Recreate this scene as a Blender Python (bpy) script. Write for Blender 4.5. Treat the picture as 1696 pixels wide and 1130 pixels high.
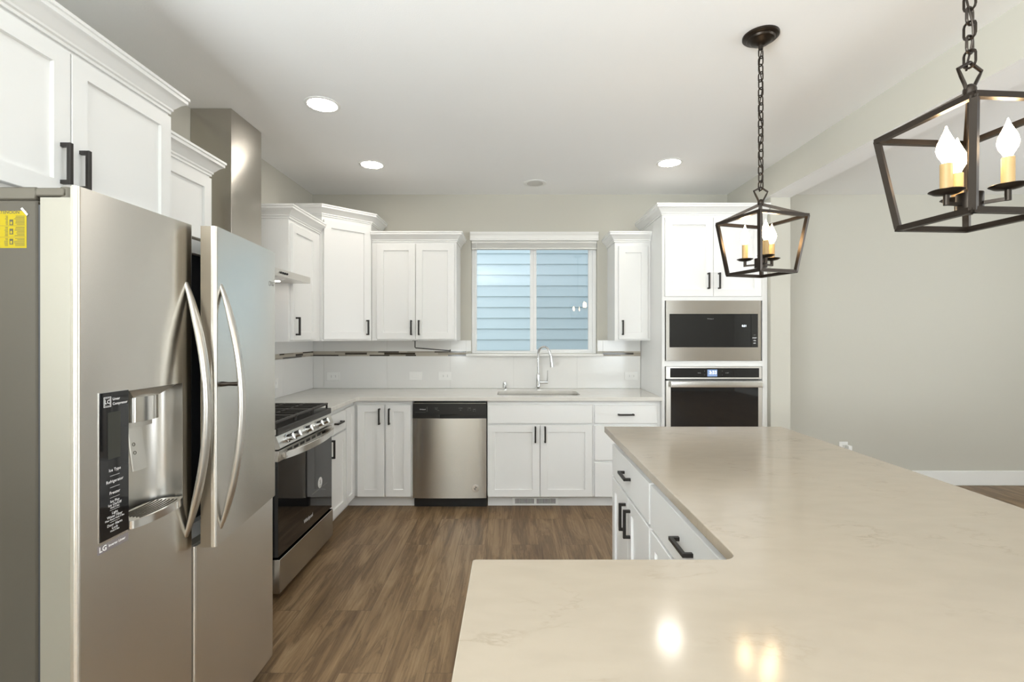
import bpy, bmesh, math, random
from mathutils import Vector, Matrix

for _o in list(bpy.data.objects):
    bpy.data.objects.remove(_o, do_unlink=True)
SC = bpy.context.scene
COL = SC.collection
PI = math.pi

# ------------------------------------------------------------------ camera
CAM_Z = 1.39
cam_data = bpy.data.cameras.new('camera')
cam_data.sensor_fit = 'HORIZONTAL'
cam_data.sensor_width = 36.0
cam_data.lens = 800.0 / 1696.0 * 36.0
cam_data.shift_y = -9.0 / 1696.0
cam_data.clip_start = 0.02
cam_data.clip_end = 200
cam = bpy.data.objects.new('camera', cam_data)
cam.location = (0, 0, CAM_Z)
cam.rotation_euler = (PI / 2, 0, 0)
COL.objects.link(cam)
SC.camera = cam

# ------------------------------------------------------------------ view, world, large lights
SC.view_settings.view_transform = 'Standard'
SC.view_settings.look = 'None'
SC.view_settings.gamma = 1.0
SC.view_settings.use_curve_mapping = False
SC.view_settings.exposure = 0.36

world = bpy.data.worlds.new('world')
world.use_nodes = True
SC.world = world
bg = world.node_tree.nodes['Background']
bg.inputs['Color'].default_value = (0.86, 0.94, 1.0, 1)
bg.inputs['Strength'].default_value = 1.42


def area_light(name, loc, rot, sx, sy, power, color):
    d = bpy.data.lights.new(name, 'AREA')
    d.shape = 'RECTANGLE'
    d.size, d.size_y = sx, sy
    d.energy = power
    d.color = color
    o = bpy.data.objects.new(name, d)
    o.location = loc
    o.rotation_euler = rot
    COL.objects.link(o)
    return o


# fill lights added at unseen windows, tilted up to brighten the ceiling by bounce
area_light('daylight_fill_rear', (3.05, -4.66, 1.40), (PI / 2 + 0.70, 0, 0), 1.6, 2.1, 60, (0.89, 0.96, 1.0))
area_light('daylight_fill_left', (-2.02, -1.65, 1.40), (PI / 2 + 1.10, 0, -PI / 2), 2.5, 2.1, 440, (0.88, 0.96, 1.0))
area_light('daylight_fill_side', (5.77, 0.7, 1.40), (PI / 2 + 1.10, 0, PI / 2), 2.9, 2.1, 100, (0.93, 0.97, 1.0))

# ------------------------------------------------------------------ room dimensions
XL, XR = -1.853, 5.6          # faces of the left and right walls
YB, YF = 4.485, -4.5          # faces of the back wall and the wall behind the camera
ZC = 2.70                     # ceiling

# ------------------------------------------------------------------ materials
def new_mat(name):
    m = bpy.data.materials.new(name)
    m.use_nodes = True
    nt = m.node_tree
    return m, nt, nt.nodes['Principled BSDF']


def principled(name, col, rough=0.5, metal=0.0, spec=0.5, aniso=0.0, tangent=None, coat=0.0, bump=None, emit=None, emit_s=0.0):
    m, nt, p = new_mat(name)
    p.inputs['Base Color'].default_value = (*col, 1)
    p.inputs['Roughness'].default_value = rough
    p.inputs['Metallic'].default_value = metal
    p.inputs['Specular IOR Level'].default_value = spec
    p.inputs['Coat Weight'].default_value = coat
    if aniso:
        p.inputs['Anisotropic'].default_value = aniso
        c = nt.nodes.new('ShaderNodeCombineXYZ')
        for i in range(3):
            c.inputs[i].default_value = tangent[i]
        nt.links.new(c.outputs[0], p.inputs['Tangent'])
    if emit:
        p.inputs['Emission Color'].default_value = (*emit, 1)
        p.inputs['Emission Strength'].default_value = emit_s
    if bump:
        scale, strength, dist = bump
        tc = nt.nodes.new('ShaderNodeTexCoord')
        n = nt.nodes.new('ShaderNodeTexNoise')
        n.inputs['Scale'].default_value = scale
        n.inputs['Detail'].default_value = 3
        b = nt.nodes.new('ShaderNodeBump')
        b.inputs['Strength'].default_value = strength
        b.inputs['Distance'].default_value = dist
        nt.links.new(tc.outputs['Object'], n.inputs['Vector'])
        nt.links.new(n.outputs['Fac'], b.inputs['Height'])
        nt.links.new(b.outputs['Normal'], p.inputs['Normal'])
    return m


def ramp(nt, stops):
    r = nt.nodes.new('ShaderNodeValToRGB')
    el = r.color_ramp.elements
    while len(el) < len(stops):
        el.new(0.5)
    for e, (pos, c) in zip(el, stops):
        e.position = pos
        e.color = (*c, 1)
    return r


def math_node(nt, op, a, b=None):
    n = nt.nodes.new('ShaderNodeMath')
    n.operation = op
    for i, v in enumerate((a, b)):
        if v is None:
            continue
        if isinstance(v, (int, float)):
            n.inputs[i].default_value = v
        else:
            nt.links.new(v, n.inputs[i])
    return n.outputs[0]


def wood_floor():
    m, nt, p = new_mat('plank_floor')
    L = nt.links
    tc = nt.nodes.new('ShaderNodeTexCoord')
    sep = nt.nodes.new('ShaderNodeSeparateXYZ')
    L.new(tc.outputs['Object'], sep.inputs[0])
    comb = nt.nodes.new('ShaderNodeCombineXYZ')
    L.new(sep.outputs[1], comb.inputs[0])
    L.new(sep.outputs[0], comb.inputs[1])
    br = nt.nodes.new('ShaderNodeTexBrick')
    br.offset = 0.37
    br.inputs['Scale'].default_value = 1.0
    br.inputs['Brick Width'].default_value = 1.22
    br.inputs['Row Height'].default_value = 0.178
    br.inputs['Mortar Size'].default_value = 0.0009
    br.inputs['Mortar Smooth'].default_value = 0.2
    br.inputs['Bias'].default_value = 0.0
    br.inputs['Color1'].default_value = (0, 0, 0, 1)
    br.inputs['Color2'].default_value = (1, 1, 1, 1)
    br.inputs['Mortar'].default_value = (0.5, 0.5, 0.5, 1)
    L.new(comb.outputs[0], br.inputs['Vector'])
    tint = nt.nodes.new('ShaderNodeSeparateColor')
    L.new(br.outputs['Color'], tint.inputs[0])
    t = tint.outputs[0]
    # grain runs along the planks, shifted from one plank to the next
    gx = math_node(nt, 'ADD', math_node(nt, 'MULTIPLY', sep.outputs[0], 9.0), math_node(nt, 'MULTIPLY', t, 37.0))
    gy = math_node(nt, 'ADD', math_node(nt, 'MULTIPLY', sep.outputs[1], 1.15), math_node(nt, 'MULTIPLY', t, 53.0))
    gv = nt.nodes.new('ShaderNodeCombineXYZ')
    L.new(gx, gv.inputs[0])
    L.new(gy, gv.inputs[1])
    n1 = nt.nodes.new('ShaderNodeTexNoise')
    n1.inputs['Scale'].default_value = 1.3
    n1.inputs['Detail'].default_value = 8
    n1.inputs['Roughness'].default_value = 0.62
    n1.inputs['Distortion'].default_value = 0.9
    L.new(gv.outputs[0], n1.inputs['Vector'])
    gv2 = nt.nodes.new('ShaderNodeVectorMath')
    gv2.operation = 'MULTIPLY'
    gv2.inputs[1].default_value = (7, 1.6, 1)
    L.new(gv.outputs[0], gv2.inputs[0])
    n2 = nt.nodes.new('ShaderNodeTexNoise')
    n2.inputs['Scale'].default_value = 1.5
    n2.inputs['Detail'].default_value = 5
    L.new(gv2.outputs[0], n2.inputs['Vector'])
    f = math_node(nt, 'ADD', math_node(nt, 'MULTIPLY', n1.outputs['Fac'], 0.80), math_node(nt, 'MULTIPLY', n2.outputs['Fac'], 0.34))
    f = math_node(nt, 'ADD', f, math_node(nt, 'MULTIPLY', math_node(nt, 'SUBTRACT', t, 0.5), 0.06))
    crack = math_node(nt, 'ABSOLUTE', math_node(nt, 'SUBTRACT', n1.outputs['Fac'], 0.47))
    rc = ramp(nt, [(0.0, (1, 1, 1)), (0.016, (0, 0, 0))])
    L.new(crack, rc.inputs[0])
    f = math_node(nt, 'SUBTRACT', f, math_node(nt, 'MULTIPLY', math_node(nt, 'MULTIPLY', rc.outputs[0], n2.outputs['Fac']), 0.16))
    r = ramp(nt, [(0.36, (0.085, 0.049, 0.025)), (0.50, (0.170, 0.105, 0.053)), (0.60, (0.240, 0.154, 0.080)), (0.76, (0.35, 0.24, 0.135))])
    L.new(f, r.inputs[0])
    mix = nt.nodes.new('ShaderNodeMix')
    mix.data_type = 'RGBA'
    L.new(br.outputs['Fac'], mix.inputs['Factor'])
    L.new(r.outputs[0], mix.inputs['A'])
    mix.inputs['B'].default_value = (0.085, 0.056, 0.034, 1)
    L.new(mix.outputs['Result'], p.inputs['Base Color'])
    p.inputs['Roughness'].default_value = 0.42
    p.inputs['Specular IOR Level'].default_value = 0.35
    b = nt.nodes.new('ShaderNodeBump')
    b.inputs['Strength'].default_value = 0.12
    b.inputs['Distance'].default_value = 0.002
    L.new(f, b.inputs['Height'])
    L.new(b.outputs[0], p.inputs['Normal'])
    return m


def quartz(name, base, vein):
    m, nt, p = new_mat(name)
    L = nt.links
    tc = nt.nodes.new('ShaderNodeTexCoord')
    mp = nt.nodes.new('ShaderNodeMapping')
    mp.inputs['Rotation'].default_value = (0, 0, 0.65)
    mp.inputs['Location'].default_value = (3.7, 1.3, 0)
    mp.inputs['Scale'].default_value = (1.0, 2.4, 1.0)
    L.new(tc.outputs['Object'], mp.inputs[0])
    n = nt.nodes.new('ShaderNodeTexNoise')
    n.inputs['Scale'].default_value = 2.3
    n.inputs['Detail'].default_value = 7
    n.inputs['Roughness'].default_value = 0.62
    n.inputs['Distortion'].default_value = 0.25
    L.new(mp.outputs[0], n.inputs['Vector'])
    d = math_node(nt, 'ABSOLUTE', math_node(nt, 'SUBTRACT', n.outputs['Fac'], 0.5))
    rv = ramp(nt, [(0.0, (1, 1, 1)), (0.010, (0.25, 0.25, 0.25)), (0.022, (0, 0, 0))])
    L.new(d, rv.inputs[0])
    n3 = nt.nodes.new('ShaderNodeTexNoise')
    n3.inputs['Scale'].default_value = 5.5
    n3.inputs['Detail'].default_value = 3
    L.new(tc.outputs['Object'], n3.inputs['Vector'])
    rm = ramp(nt, [(0.52, (0, 0, 0)), (0.70, (1, 1, 1))])
    L.new(n3.outputs['Fac'], rm.inputs[0])
    fac = math_node(nt, 'MULTIPLY', math_node(nt, 'MULTIPLY', rv.outputs[0], rm.outputs[0]), 0.42)
    n4 = nt.nodes.new('ShaderNodeTexNoise')
    n4.inputs['Scale'].default_value = 9
    n4.inputs['Detail'].default_value = 4
    L.new(mp.outputs[0], n4.inputs['Vector'])
    rb = ramp(nt, [(0.35, tuple(c * 0.955 for c in base)), (0.62, base)])
    L.new(n4.outputs['Fac'], rb.inputs[0])
    mix = nt.nodes.new('ShaderNodeMix')
    mix.data_type = 'RGBA'
    L.new(fac, mix.inputs['Factor'])
    L.new(rb.outputs[0], mix.inputs['A'])
    mix.inputs['B'].default_value = (*vein, 1)
    L.new(mix.outputs['Result'], p.inputs['Base Color'])
    p.inputs['Roughness'].default_value = 0.13
    p.inputs['Specular IOR Level'].default_value = 0.5
    return m


def pane_glass(name, tint=(1, 1, 1), boost=1.6):
    m, nt, p = new_mat(name)
    nt.nodes.remove(p)
    L = nt.links
    out = nt.nodes['Material Output']
    tr = nt.nodes.new('ShaderNodeBsdfTransparent')
    tr.inputs[0].default_value = (*tint, 1)
    gl = nt.nodes.new('ShaderNodeBsdfGlossy')
    gl.inputs['Roughness'].default_value = 0.0
    fr = nt.nodes.new('ShaderNodeFresnel')
    fr.inputs['IOR'].default_value = 1.5
    mx = nt.nodes.new('ShaderNodeMixShader')
    L.new(math_node(nt, 'MULTIPLY', fr.outputs[0], boost), mx.inputs[0])
    L.new(tr.outputs[0], mx.inputs[1])
    L.new(gl.outputs[0], mx.inputs[2])
    L.new(mx.outputs[0], out.inputs[0])
    return m


def screen_mesh(name):
    m, nt, p = new_mat(name)
    nt.nodes.remove(p)
    L = nt.links
    out = nt.nodes['Material Output']
    tr = nt.nodes.new('ShaderNodeBsdfTransparent')
    df = nt.nodes.new('ShaderNodeBsdfDiffuse')
    df.inputs[0].default_value = (0.10, 0.12, 0.15, 1)
    mx = nt.nodes.new('ShaderNodeMixShader')
    mx.inputs[0].default_value = 0.13
    L.new(tr.outputs[0], mx.inputs[1])
    L.new(df.outputs[0], mx.inputs[2])
    L.new(mx.outputs[0], out.inputs[0])
    return m


UP = (0, 0, 1)
M = {}
M['wall'] = principled('wall_paint', (0.56, 0.54, 0.475), 0.85, spec=0.25, bump=(260, 0.10, 0.002))
M['ceiling'] = principled('ceiling_paint', (0.93, 0.93, 0.925), 0.9, spec=0.2, bump=(170, 0.18, 0.003))
M['trim'] = principled('trim_paint', (0.84, 0.83, 0.80), 0.4)
M['vinyl'] = principled('white_vinyl', (0.86, 0.86, 0.85), 0.35)
M['cabinet'] = principled('cabinet_paint', (0.845, 0.84, 0.82), 0.38, spec=0.45)
M['toe'] = principled('toe_kick_paint', (0.80, 0.79, 0.77), 0.5)
M['floor'] = wood_floor()
M['quartz'] = quartz('quartz', (0.40, 0.338, 0.262), (0.22, 0.17, 0.115))  # same stone as the rear counter; its warm lamp-lit tone put into the colour
M['quartz_rear'] = quartz('quartz_rear_lit', (0.72, 0.695, 0.64), (0.52, 0.47, 0.40))  # the island stone again, whiter for the less warm light at the back
M['steel'] = principled('brushed_steel', (0.54, 0.515, 0.47), 0.27, 1.0, aniso=0.96, tangent=UP)
M['fridge_steel'] = principled('fridge_brushed_steel', (0.74, 0.715, 0.665), 0.27, 1.0, aniso=0.96, tangent=UP)
M['steel_soft'] = principled('satin_steel', (0.66, 0.64, 0.60), 0.30, 1.0)
M['steel_bright'] = principled('polished_steel_trim', (0.78, 0.77, 0.75), 0.16, 1.0)
M['door_edge'] = principled('fridge_door_edge', (0.27, 0.25, 0.205), 0.5, 0.3)
M['panel_edge'] = principled('fridge_panel_edge', (0.22, 0.185, 0.14), 0.35, 0.6)  # brown base stands in for the dark reflection on this steel side
M['fridge_body'] = principled('fridge_cabinet_paint', (0.075, 0.066, 0.051), 0.55, spec=0.2)
M['fridge_cover'] = principled('fridge_hinge_cover', (0.105, 0.093, 0.073), 0.6, spec=0.2)
M['chrome'] = principled('chrome', (0.82, 0.83, 0.84), 0.06, 1.0)
M['bronze'] = principled('dark_bronze', (0.045, 0.036, 0.029), 0.34, 0.85)
M['pull'] = principled('black_pull', (0.030, 0.026, 0.023), 0.42, 0.3)
M['black'] = principled('black_plastic', (0.012, 0.012, 0.012), 0.32)
M['black_glass'] = principled('black_glass', (0.010, 0.010, 0.011), 0.035, spec=0.62)
M['gasket'] = principled('gasket', (0.03, 0.03, 0.032), 0.7)
M['cooktop'] = principled('cooktop_enamel', (0.045, 0.042, 0.038), 0.28, 0.3)
M['iron'] = principled('cast_iron', (0.05, 0.046, 0.042), 0.48, 0.35)
M['tile'] = principled('glazed_tile', (0.82, 0.81, 0.785), 0.14)
M['grout'] = principled('grout', (0.60, 0.59, 0.56), 0.8)
M['mosaic_dark'] = principled('mosaic_dark_glass', (0.075, 0.060, 0.045), 0.12)
M['mosaic_taupe'] = principled('mosaic_taupe', (0.36, 0.315, 0.25), 0.3)
M['mosaic_sand'] = principled('mosaic_sand', (0.50, 0.45, 0.37), 0.3)
M['plate'] = principled('white_plastic', (0.86, 0.855, 0.83), 0.35)
M['slot'] = principled('outlet_slot', (0.05, 0.05, 0.05), 0.6)
M['blind'] = principled('blind_slats', (0.74, 0.73, 0.69), 0.5)
M['candle'] = principled('candle_sleeve', (0.42, 0.275, 0.115), 0.5)
M['bulb'] = principled('lit_bulb', (1, 0.9, 0.75), 0.3, emit=(1.0, 0.70, 0.38), emit_s=40)
M['can'] = principled('lit_downlight', (1, 1, 1), 0.5, emit=(1.0, 0.94, 0.85), emit_s=44)
M['hood_lamp'] = principled('lit_hood_lamp', (1, 1, 1), 0.5, emit=(1.0, 0.93, 0.85), emit_s=14)
M['ink_white'] = principled('white_print', (0.80, 0.80, 0.80), 0.6)
M['ink_grey'] = principled('grey_print', (0.30, 0.30, 0.29), 0.6)
M['ink_black'] = principled('black_print', (0.05, 0.045, 0.02), 0.7)
M['lcd'] = principled('lit_clock_display', (0.1, 0.14, 0.22), 0.4, emit=(0.16, 0.24, 0.42), emit_s=0.8)
M['digits'] = principled('lit_digits', (0.9, 0.95, 1), 0.4, emit=(0.80, 0.90, 1.0), emit_s=1.3)
M['yellow'] = principled('yellow_paper', (0.30, 0.232, 0.006), 0.7, spec=0.2)
M['tape'] = principled('tape', (0.45, 0.43, 0.38), 0.5)
M['foil'] = principled('foil_label', (0.50, 0.47, 0.50), 0.25, 0.7)
M['siding'] = principled('lap_siding_paint', (0.53, 0.65, 0.69), 0.6, bump=(60, 0.15, 0.004))
M['ground'] = principled('side_yard_ground', (0.22, 0.21, 0.18), 0.95)
M['glass'] = pane_glass('window_glass', boost=0.75)
M['screen'] = screen_mesh('insect_screen')
M['vent'] = principled('vent_slots', (0.06, 0.06, 0.06), 0.7)
M['speaker'] = principled('speaker_grille', (0.70, 0.685, 0.65), 0.6)
M['sink'] = principled('sink_steel', (0.62, 0.60, 0.57), 0.28, 1.0)


# ------------------------------------------------------------------ mesh helpers
class MB:
    """Collects shapes into one mesh; every face remembers its material."""

    def __init__(self):
        self.bm = bmesh.new()
        self.mats = []

    def slot(self, mat):
        if mat not in self.mats:
            self.mats.append(mat)
        return self.mats.index(mat)

    def _take(self, sub, mat, mtx=None, smooth=False):
        if mtx is not None:
            bmesh.ops.transform(sub, matrix=mtx, verts=sub.verts)
        i = self.slot(mat)
        for f in sub.faces:
            f.material_index = i
            f.smooth = smooth
        me = bpy.data.meshes.new('tmp')
        sub.to_mesh(me)
        sub.free()
        self.bm.from_mesh(me)
        bpy.data.meshes.remove(me)

    def box(self, x0, x1, y0, y1, z0, z1, mat, bevel=0.0, seg=1, mtx=None):
        s = bmesh.new()
        bmesh.ops.create_cube(s, size=1.0)
        for v in s.verts:
            v.co = Vector((x0 + (v.co.x + .5) * (x1 - x0), y0 + (v.co.y + .5) * (y1 - y0), z0 + (v.co.z + .5) * (z1 - z0)))
        if bevel:
            bmesh.ops.bevel(s, geom=list(s.edges), offset=bevel, segments=seg, affect='EDGES', profile=0.5)
        self._take(s, mat, mtx, smooth=seg > 1)
        return self

    def prism(self, poly, z0, z1, mat, mtx=None, smooth=False):
        """poly: (x, y) outline, extruded from z0 to z1."""
        s = bmesh.new()
        a = [s.verts.new((x, y, z0)) for x, y in poly]
        b = [s.verts.new((x, y, z1)) for x, y in poly]
        n = len(poly)
        s.faces.new(a[::-1])
        s.faces.new(b)
        for i in range(n):
            s.faces.new((a[i], a[(i + 1) % n], b[(i + 1) % n], b[i]))
        bmesh.ops.recalc_face_normals(s, faces=s.faces)
        self._take(s, mat, mtx, smooth)
        return self

    def lathe(self, prof, mat, n=24, mtx=None, cap=True, smooth=True):
        """prof: (radius, z) from bottom to top, turned about z."""
        s = bmesh.new()
        rings = []
        for r, z in prof:
            if r < 1e-6:
                rings.append([s.verts.new((0, 0, z))])
            else:
                rings.append([s.verts.new((r * math.cos(2 * PI * k / n), r * math.sin(2 * PI * k / n), z)) for k in range(n)])
        for A, B in zip(rings, rings[1:]):
            for k in range(n):
                k2 = (k + 1) % n
                if len(A) == 1 and len(B) == 1:
                    continue
                if len(A) == 1:
                    s.faces.new((A[0], B[k2], B[k]))
                elif len(B) == 1:
                    s.faces.new((A[k], A[k2], B[0]))
                else:
                    s.faces.new((A[k], A[k2], B[k2], B[k]))
        if cap:
            for R in (rings[0], rings[-1]):
                if len(R) > 1:
                    s.faces.new(R)
        bmesh.ops.recalc_face_normals(s, faces=s.faces)
        self._take(s, mat, mtx, smooth)
        return self

    def cyl(self, p0, p1, r, mat, n=16, r1=None):
        p0, p1 = Vector(p0), Vector(p1)
        d = p1 - p0
        q = d.to_track_quat('Z', 'Y').to_matrix().to_4x4()
        self.lathe([(r, 0), (r if r1 is None else r1, d.length)], mat, n, Matrix.Translation(p0) @ q)
        return self

    def tube(self, pts, r, mat, n=8, closed=False, section=None, up=None, radii=None):
        """Sweep a round (or given) section along a path of points."""
        pts = [Vector(p) for p in pts]
        s = bmesh.new()
        m = len(pts)
        rings = []
        prev = None
        for i, p in enumerate(pts):
            if closed:
                t = (pts[(i + 1) % m] - pts[i - 1]).normalized()
            else:
                t = (pts[min(i + 1, m - 1)] - pts[max(i - 1, 0)]).normalized()
            if up is not None:
                u = Vector(up)
            elif prev is not None:
                u = prev
            else:
                u = Vector((0, 0, 1)) if abs(t.z) < 0.9 else Vector((1, 0, 0))
            a = t.cross(u).normalized()
            b = a.cross(t).normalized()
            prev = b
            k = radii[i] if radii else 1.0
            if section:
                rings.append([s.verts.new(p + a * (x * k) + b * (y * k)) for x, y in section])
            else:
                rings.append([s.verts.new(p + (a * math.cos(2 * PI * j / n) + b * math.sin(2 * PI * j / n)) * r * k) for j in range(n)])
        nn = len(rings[0])
        rng = range(m) if closed else range(m - 1)
        for i in rng:
            A, B = rings[i], rings[(i + 1) % m]
            for j in range(nn):
                s.faces.new((A[j], A[(j + 1) % nn], B[(j + 1) % nn], B[j]))
        if not closed:
            s.faces.new(rings[0][::-1])
            s.faces.new(rings[-1])
        bmesh.ops.recalc_face_normals(s, faces=s.faces)
        self._take(s, mat, None, True)
        return self

    def crown(self, path, z, prof, mat):
        """Mitred moulding along an open plan path; prof is (out, up); 'out' is to the right of the travel direction."""
        s = bmesh.new()
        P = [Vector((x, y)) for x, y in path]
        nr = []
        for a, b in zip(P, P[1:]):
            d = (b - a).normalized()
            nr.append(Vector((d.y, -d.x)))
        rings = []
        for i, p in enumerate(P):
            if i == 0:
                o = nr[0]
            elif i == len(P) - 1:
                o = nr[-1]
            else:
                o = (nr[i - 1] + nr[i]) / (1 + nr[i - 1].dot(nr[i]))
            rings.append([s.verts.new((p.x + o.x * u, p.y + o.y * u, z + h)) for u, h in prof])
        k = len(prof)
        for A, B in zip(rings, rings[1:]):
            for j in range(k):
                s.faces.new((A[j], A[(j + 1) % k], B[(j + 1) % k], B[j]))
        s.faces.new(rings[0][::-1])
        s.faces.new(rings[-1])
        bmesh.ops.recalc_face_normals(s, faces=s.faces)
        self._take(s, mat)
        return self

    def panel_door(self, x0, x1, z0, z1, mat, rail=0.057, flat=False, t=0.02, y=0.0):
        """Shaker (or slab) front whose face is at y and back at y + t."""
        s = bmesh.new()

        def ring(ins, yy):
            return [s.verts.new((a, yy, b)) for a, b in ((x0 + ins, z0 + ins), (x1 - ins, z0 + ins), (x1 - ins, z1 - ins), (x0 + ins, z1 - ins))]
        R = [ring(0, y + t), ring(0, y + 0.0018), ring(0.0018, y)]
        if not flat:
            R += [ring(rail, y), ring(rail + 0.0025, y + 0.010)]
        for A, B in zip(R, R[1:]):
            for j in range(4):
                s.faces.new((A[j], A[(j + 1) % 4], B[(j + 1) % 4], B[j]))
        s.faces.new(R[-1])
        s.faces.new(R[0][::-1])
        bmesh.ops.recalc_face_normals(s, faces=s.faces)
        self._take(s, mat)
        return self

    def text(self, body, size, mat, mtx, align='CENTER', bold=0.0):
        cu = bpy.data.curves.new('t', 'FONT')
        cu.body = body
        cu.size = size
        cu.align_x = align
        cu.align_y = 'CENTER'
        cu.offset = bold
        cu.resolution_u = 2
        o = bpy.data.objects.new('t', cu)
        COL.objects.link(o)
        dg = bpy.context.evaluated_depsgraph_get()
        me = bpy.data.meshes.new_from_object(o.evaluated_get(dg))
        bpy.data.objects.remove(o, do_unlink=True)
        bpy.data.curves.remove(cu)
        s = bmesh.new()
        s.from_mesh(me)
        bpy.data.meshes.remove(me)
        self._take(s, mat, mtx)
        return self

    def build(self, name, parent=None, bevel=0.0, sharp=40):
        me = bpy.data.meshes.new(name)
        bmesh.ops.remove_doubles(self.bm, verts=self.bm.verts, dist=1e-6)
        self.bm.to_mesh(me)
        self.bm.free()
        for m in self.mats:
            me.materials.append(m)
        me.set_sharp_from_angle(angle=math.radians(sharp))
        o = bpy.data.objects.new(name, me)
        COL.objects.link(o)
        if parent is not None:
            o.parent = parent
        if any(p.use_smooth for p in me.polygons):
            wn = o.modifiers.new('normals', 'WEIGHTED_NORMAL')
            wn.keep_sharp = True
        if bevel:
            b = o.modifiers.new('bevel', 'BEVEL')
            b.width = bevel
            b.segments = 2
            b.limit_method = 'ANGLE'
            b.angle_limit = math.radians(50)
        return o


# text lying on a front that faces local -y: x to the right, y up
FRONT = Matrix(((1, 0, 0, 0), (0, 0, -1, 0), (0, 1, 0, 0), (0, 0, 0, 1)))


def on_front(x, y, z):
    return Matrix.Translation((x, y, z)) @ FRONT


def thing(name, label, cat, loc=(0, 0, 0), rz=0.0, group=None):
    o = bpy.data.objects.new(name, None)
    o.empty_display_size = 0.1
    o.location = loc
    o.rotation_euler = (0, 0, rz)
    COL.objects.link(o)
    return tag(o, label, cat, group)


def tag(o, label, cat, group=None):
    o['label'] = label
    o['category'] = cat
    if group:
        o['group'] = group
    return o


def structure(o, label=None):
    o['kind'] = 'structure'
    if label:
        o['label'] = label
    return o


# ------------------------------------------------------------------ room shell
WX0, WX1, WZ0, WZ1 = -0.378, 0.790, 1.222, 2.290      # kitchen window opening

b = MB()
b.box(XL - 0.3, XR + 0.3, YF - 0.3, YB + 0.3, -0.10, 0.0, M['floor'])
structure(b.build('floor'), 'brown wood plank floor')

b = MB()
b.box(XL - 0.3, XR + 0.3, YF - 0.3, YB + 0.3, ZC, ZC + 0.12, M['ceiling'])
structure(b.build('ceiling'), 'flat pale ceiling')

b = MB()
b.box(XL, WX0, YB, YB + 0.15, 0, ZC, M['wall'])
b.box(WX1, XR + 0.15, YB, YB + 0.15, 0, ZC, M['wall'])
b.box(WX0, WX1, YB, YB + 0.15, 0, WZ0, M['wall'])
b.box(WX0, WX1, YB, YB + 0.15, WZ1, ZC, M['wall'])
structure(b.build('wall_back'), 'long greige wall with the kitchen window')


def holed_wall_x(b, x, x2, y0, y1, holes):
    """Wall in the y-z plane with (ya, yb, za, zb) openings."""
    cur = y0
    for ya, yb, za, zb in holes:
        b.box(x, x2, cur, ya, 0, ZC, M['wall'])
        b.box(x, x2, ya, yb, 0, za, M['wall'])
        b.box(x, x2, ya, yb, zb, ZC, M['wall'])
        cur = yb
    b.box(x, x2, cur, y1, 0, ZC, M['wall'])


b = MB()
holed_wall_x(b, XR, XR + 0.15, YF, YB, [(-0.75, 2.15, 0.35, 2.45)])
structure(b.build('wall_right'), 'dining side wall out of view')
b = MB()
holed_wall_x(b, XL - 0.15, XL, YF, YB + 0.15, [(-2.90, -0.40, 0.35, 2.45)])
structure(b.build('wall_left'), 'wall behind the refrigerator and range')

b = MB()
b.box(XL - 0.15, 2.25, YF - 0.15, YF, 0, ZC, M['wall'])
b.box(2.25, 3.85, YF - 0.15, YF, 0, 0.35, M['wall'])
b.box(2.25, 3.85, YF - 0.15, YF, 2.45, ZC, M['wall'])
b.box(3.85, XR + 0.15, YF - 0.15, YF, 0, ZC, M['wall'])
structure(b.build('wall_front'), 'wall behind the viewer')

# short wall beside the oven cabinet and the dropped beam that runs on from it
b = MB()
b.box(2.035, 2.19, 3.80, YB, 0, 2.476, M['wall'])
structure(b.build('wall_pantry'), 'short wall end beside the oven cabinet')
b = MB()
b.box(2.0, 2.19, YF, YB, 2.476, ZC, M['wall'])
b.box(2.0, 2.19, YF, YB, 2.4758, 2.4761, M['ceiling'])  # underside in the lighter ceiling paint to offset its own shade
structure(b.build('ceiling_beam'), 'dropped beam between kitchen and dining ceilings')

b = MB()
b.box(2.19, XR, YB - 0.016, YB, 0, 0.136, M['trim'], bevel=0.004)
structure(b.build('baseboard_back'), 'white baseboard along the dining wall')
b = MB()
b.box(XR - 0.016, XR, YF, YB - 0.016, 0, 0.136, M['trim'], bevel=0.004)
structure(b.build('baseboard_right'))

# unseen window frames, added and placed to suit the daylight fill
for n, (kind, args) in enumerate((('y', (2.25, 3.85, 0.35, 2.45)), ('l', (-2.90, -0.40, 0.35, 2.45)), ('x', (-0.75, 2.15, 0.35, 2.45))), 2):
    a0, a1, z0, z1 = args
    b = MB()
    mtx = Matrix.Translation((0, YF - 0.09, 0)) if kind == 'y' else Matrix.Translation((XR + 0.09 if kind == 'x' else XL - 0.09, 0, 0)) @ Matrix.Rotation(PI / 2, 4, 'Z')
    for u0, u1, v0, v1 in ((a0, a0 + .06, z0, z1), (a1 - .06, a1, z0, z1), (a0 + .06, a1 - .06, z0, z0 + .06), (a0 + .06, a1 - .06, z1 - .06, z1), ((a0 + a1) / 2 - .03, (a0 + a1) / 2 + .03, z0 + .06, z1 - .06)):
        b.box(u0, u1, -0.03, 0.03, v0, v1, M['vinyl'], mtx=mtx)
    structure(b.build('window_%d' % n), 'white framed window added out of view for daylight fill')

# ------------------------------------------------------------------ kitchen window
w = thing('window_1', 'white vinyl sliding window over the sink', 'window', (0, YB, 0))
del w['category']
w['kind'] = 'structure'
b = MB()
fy0, fy1 = 0.045, 0.10
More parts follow.
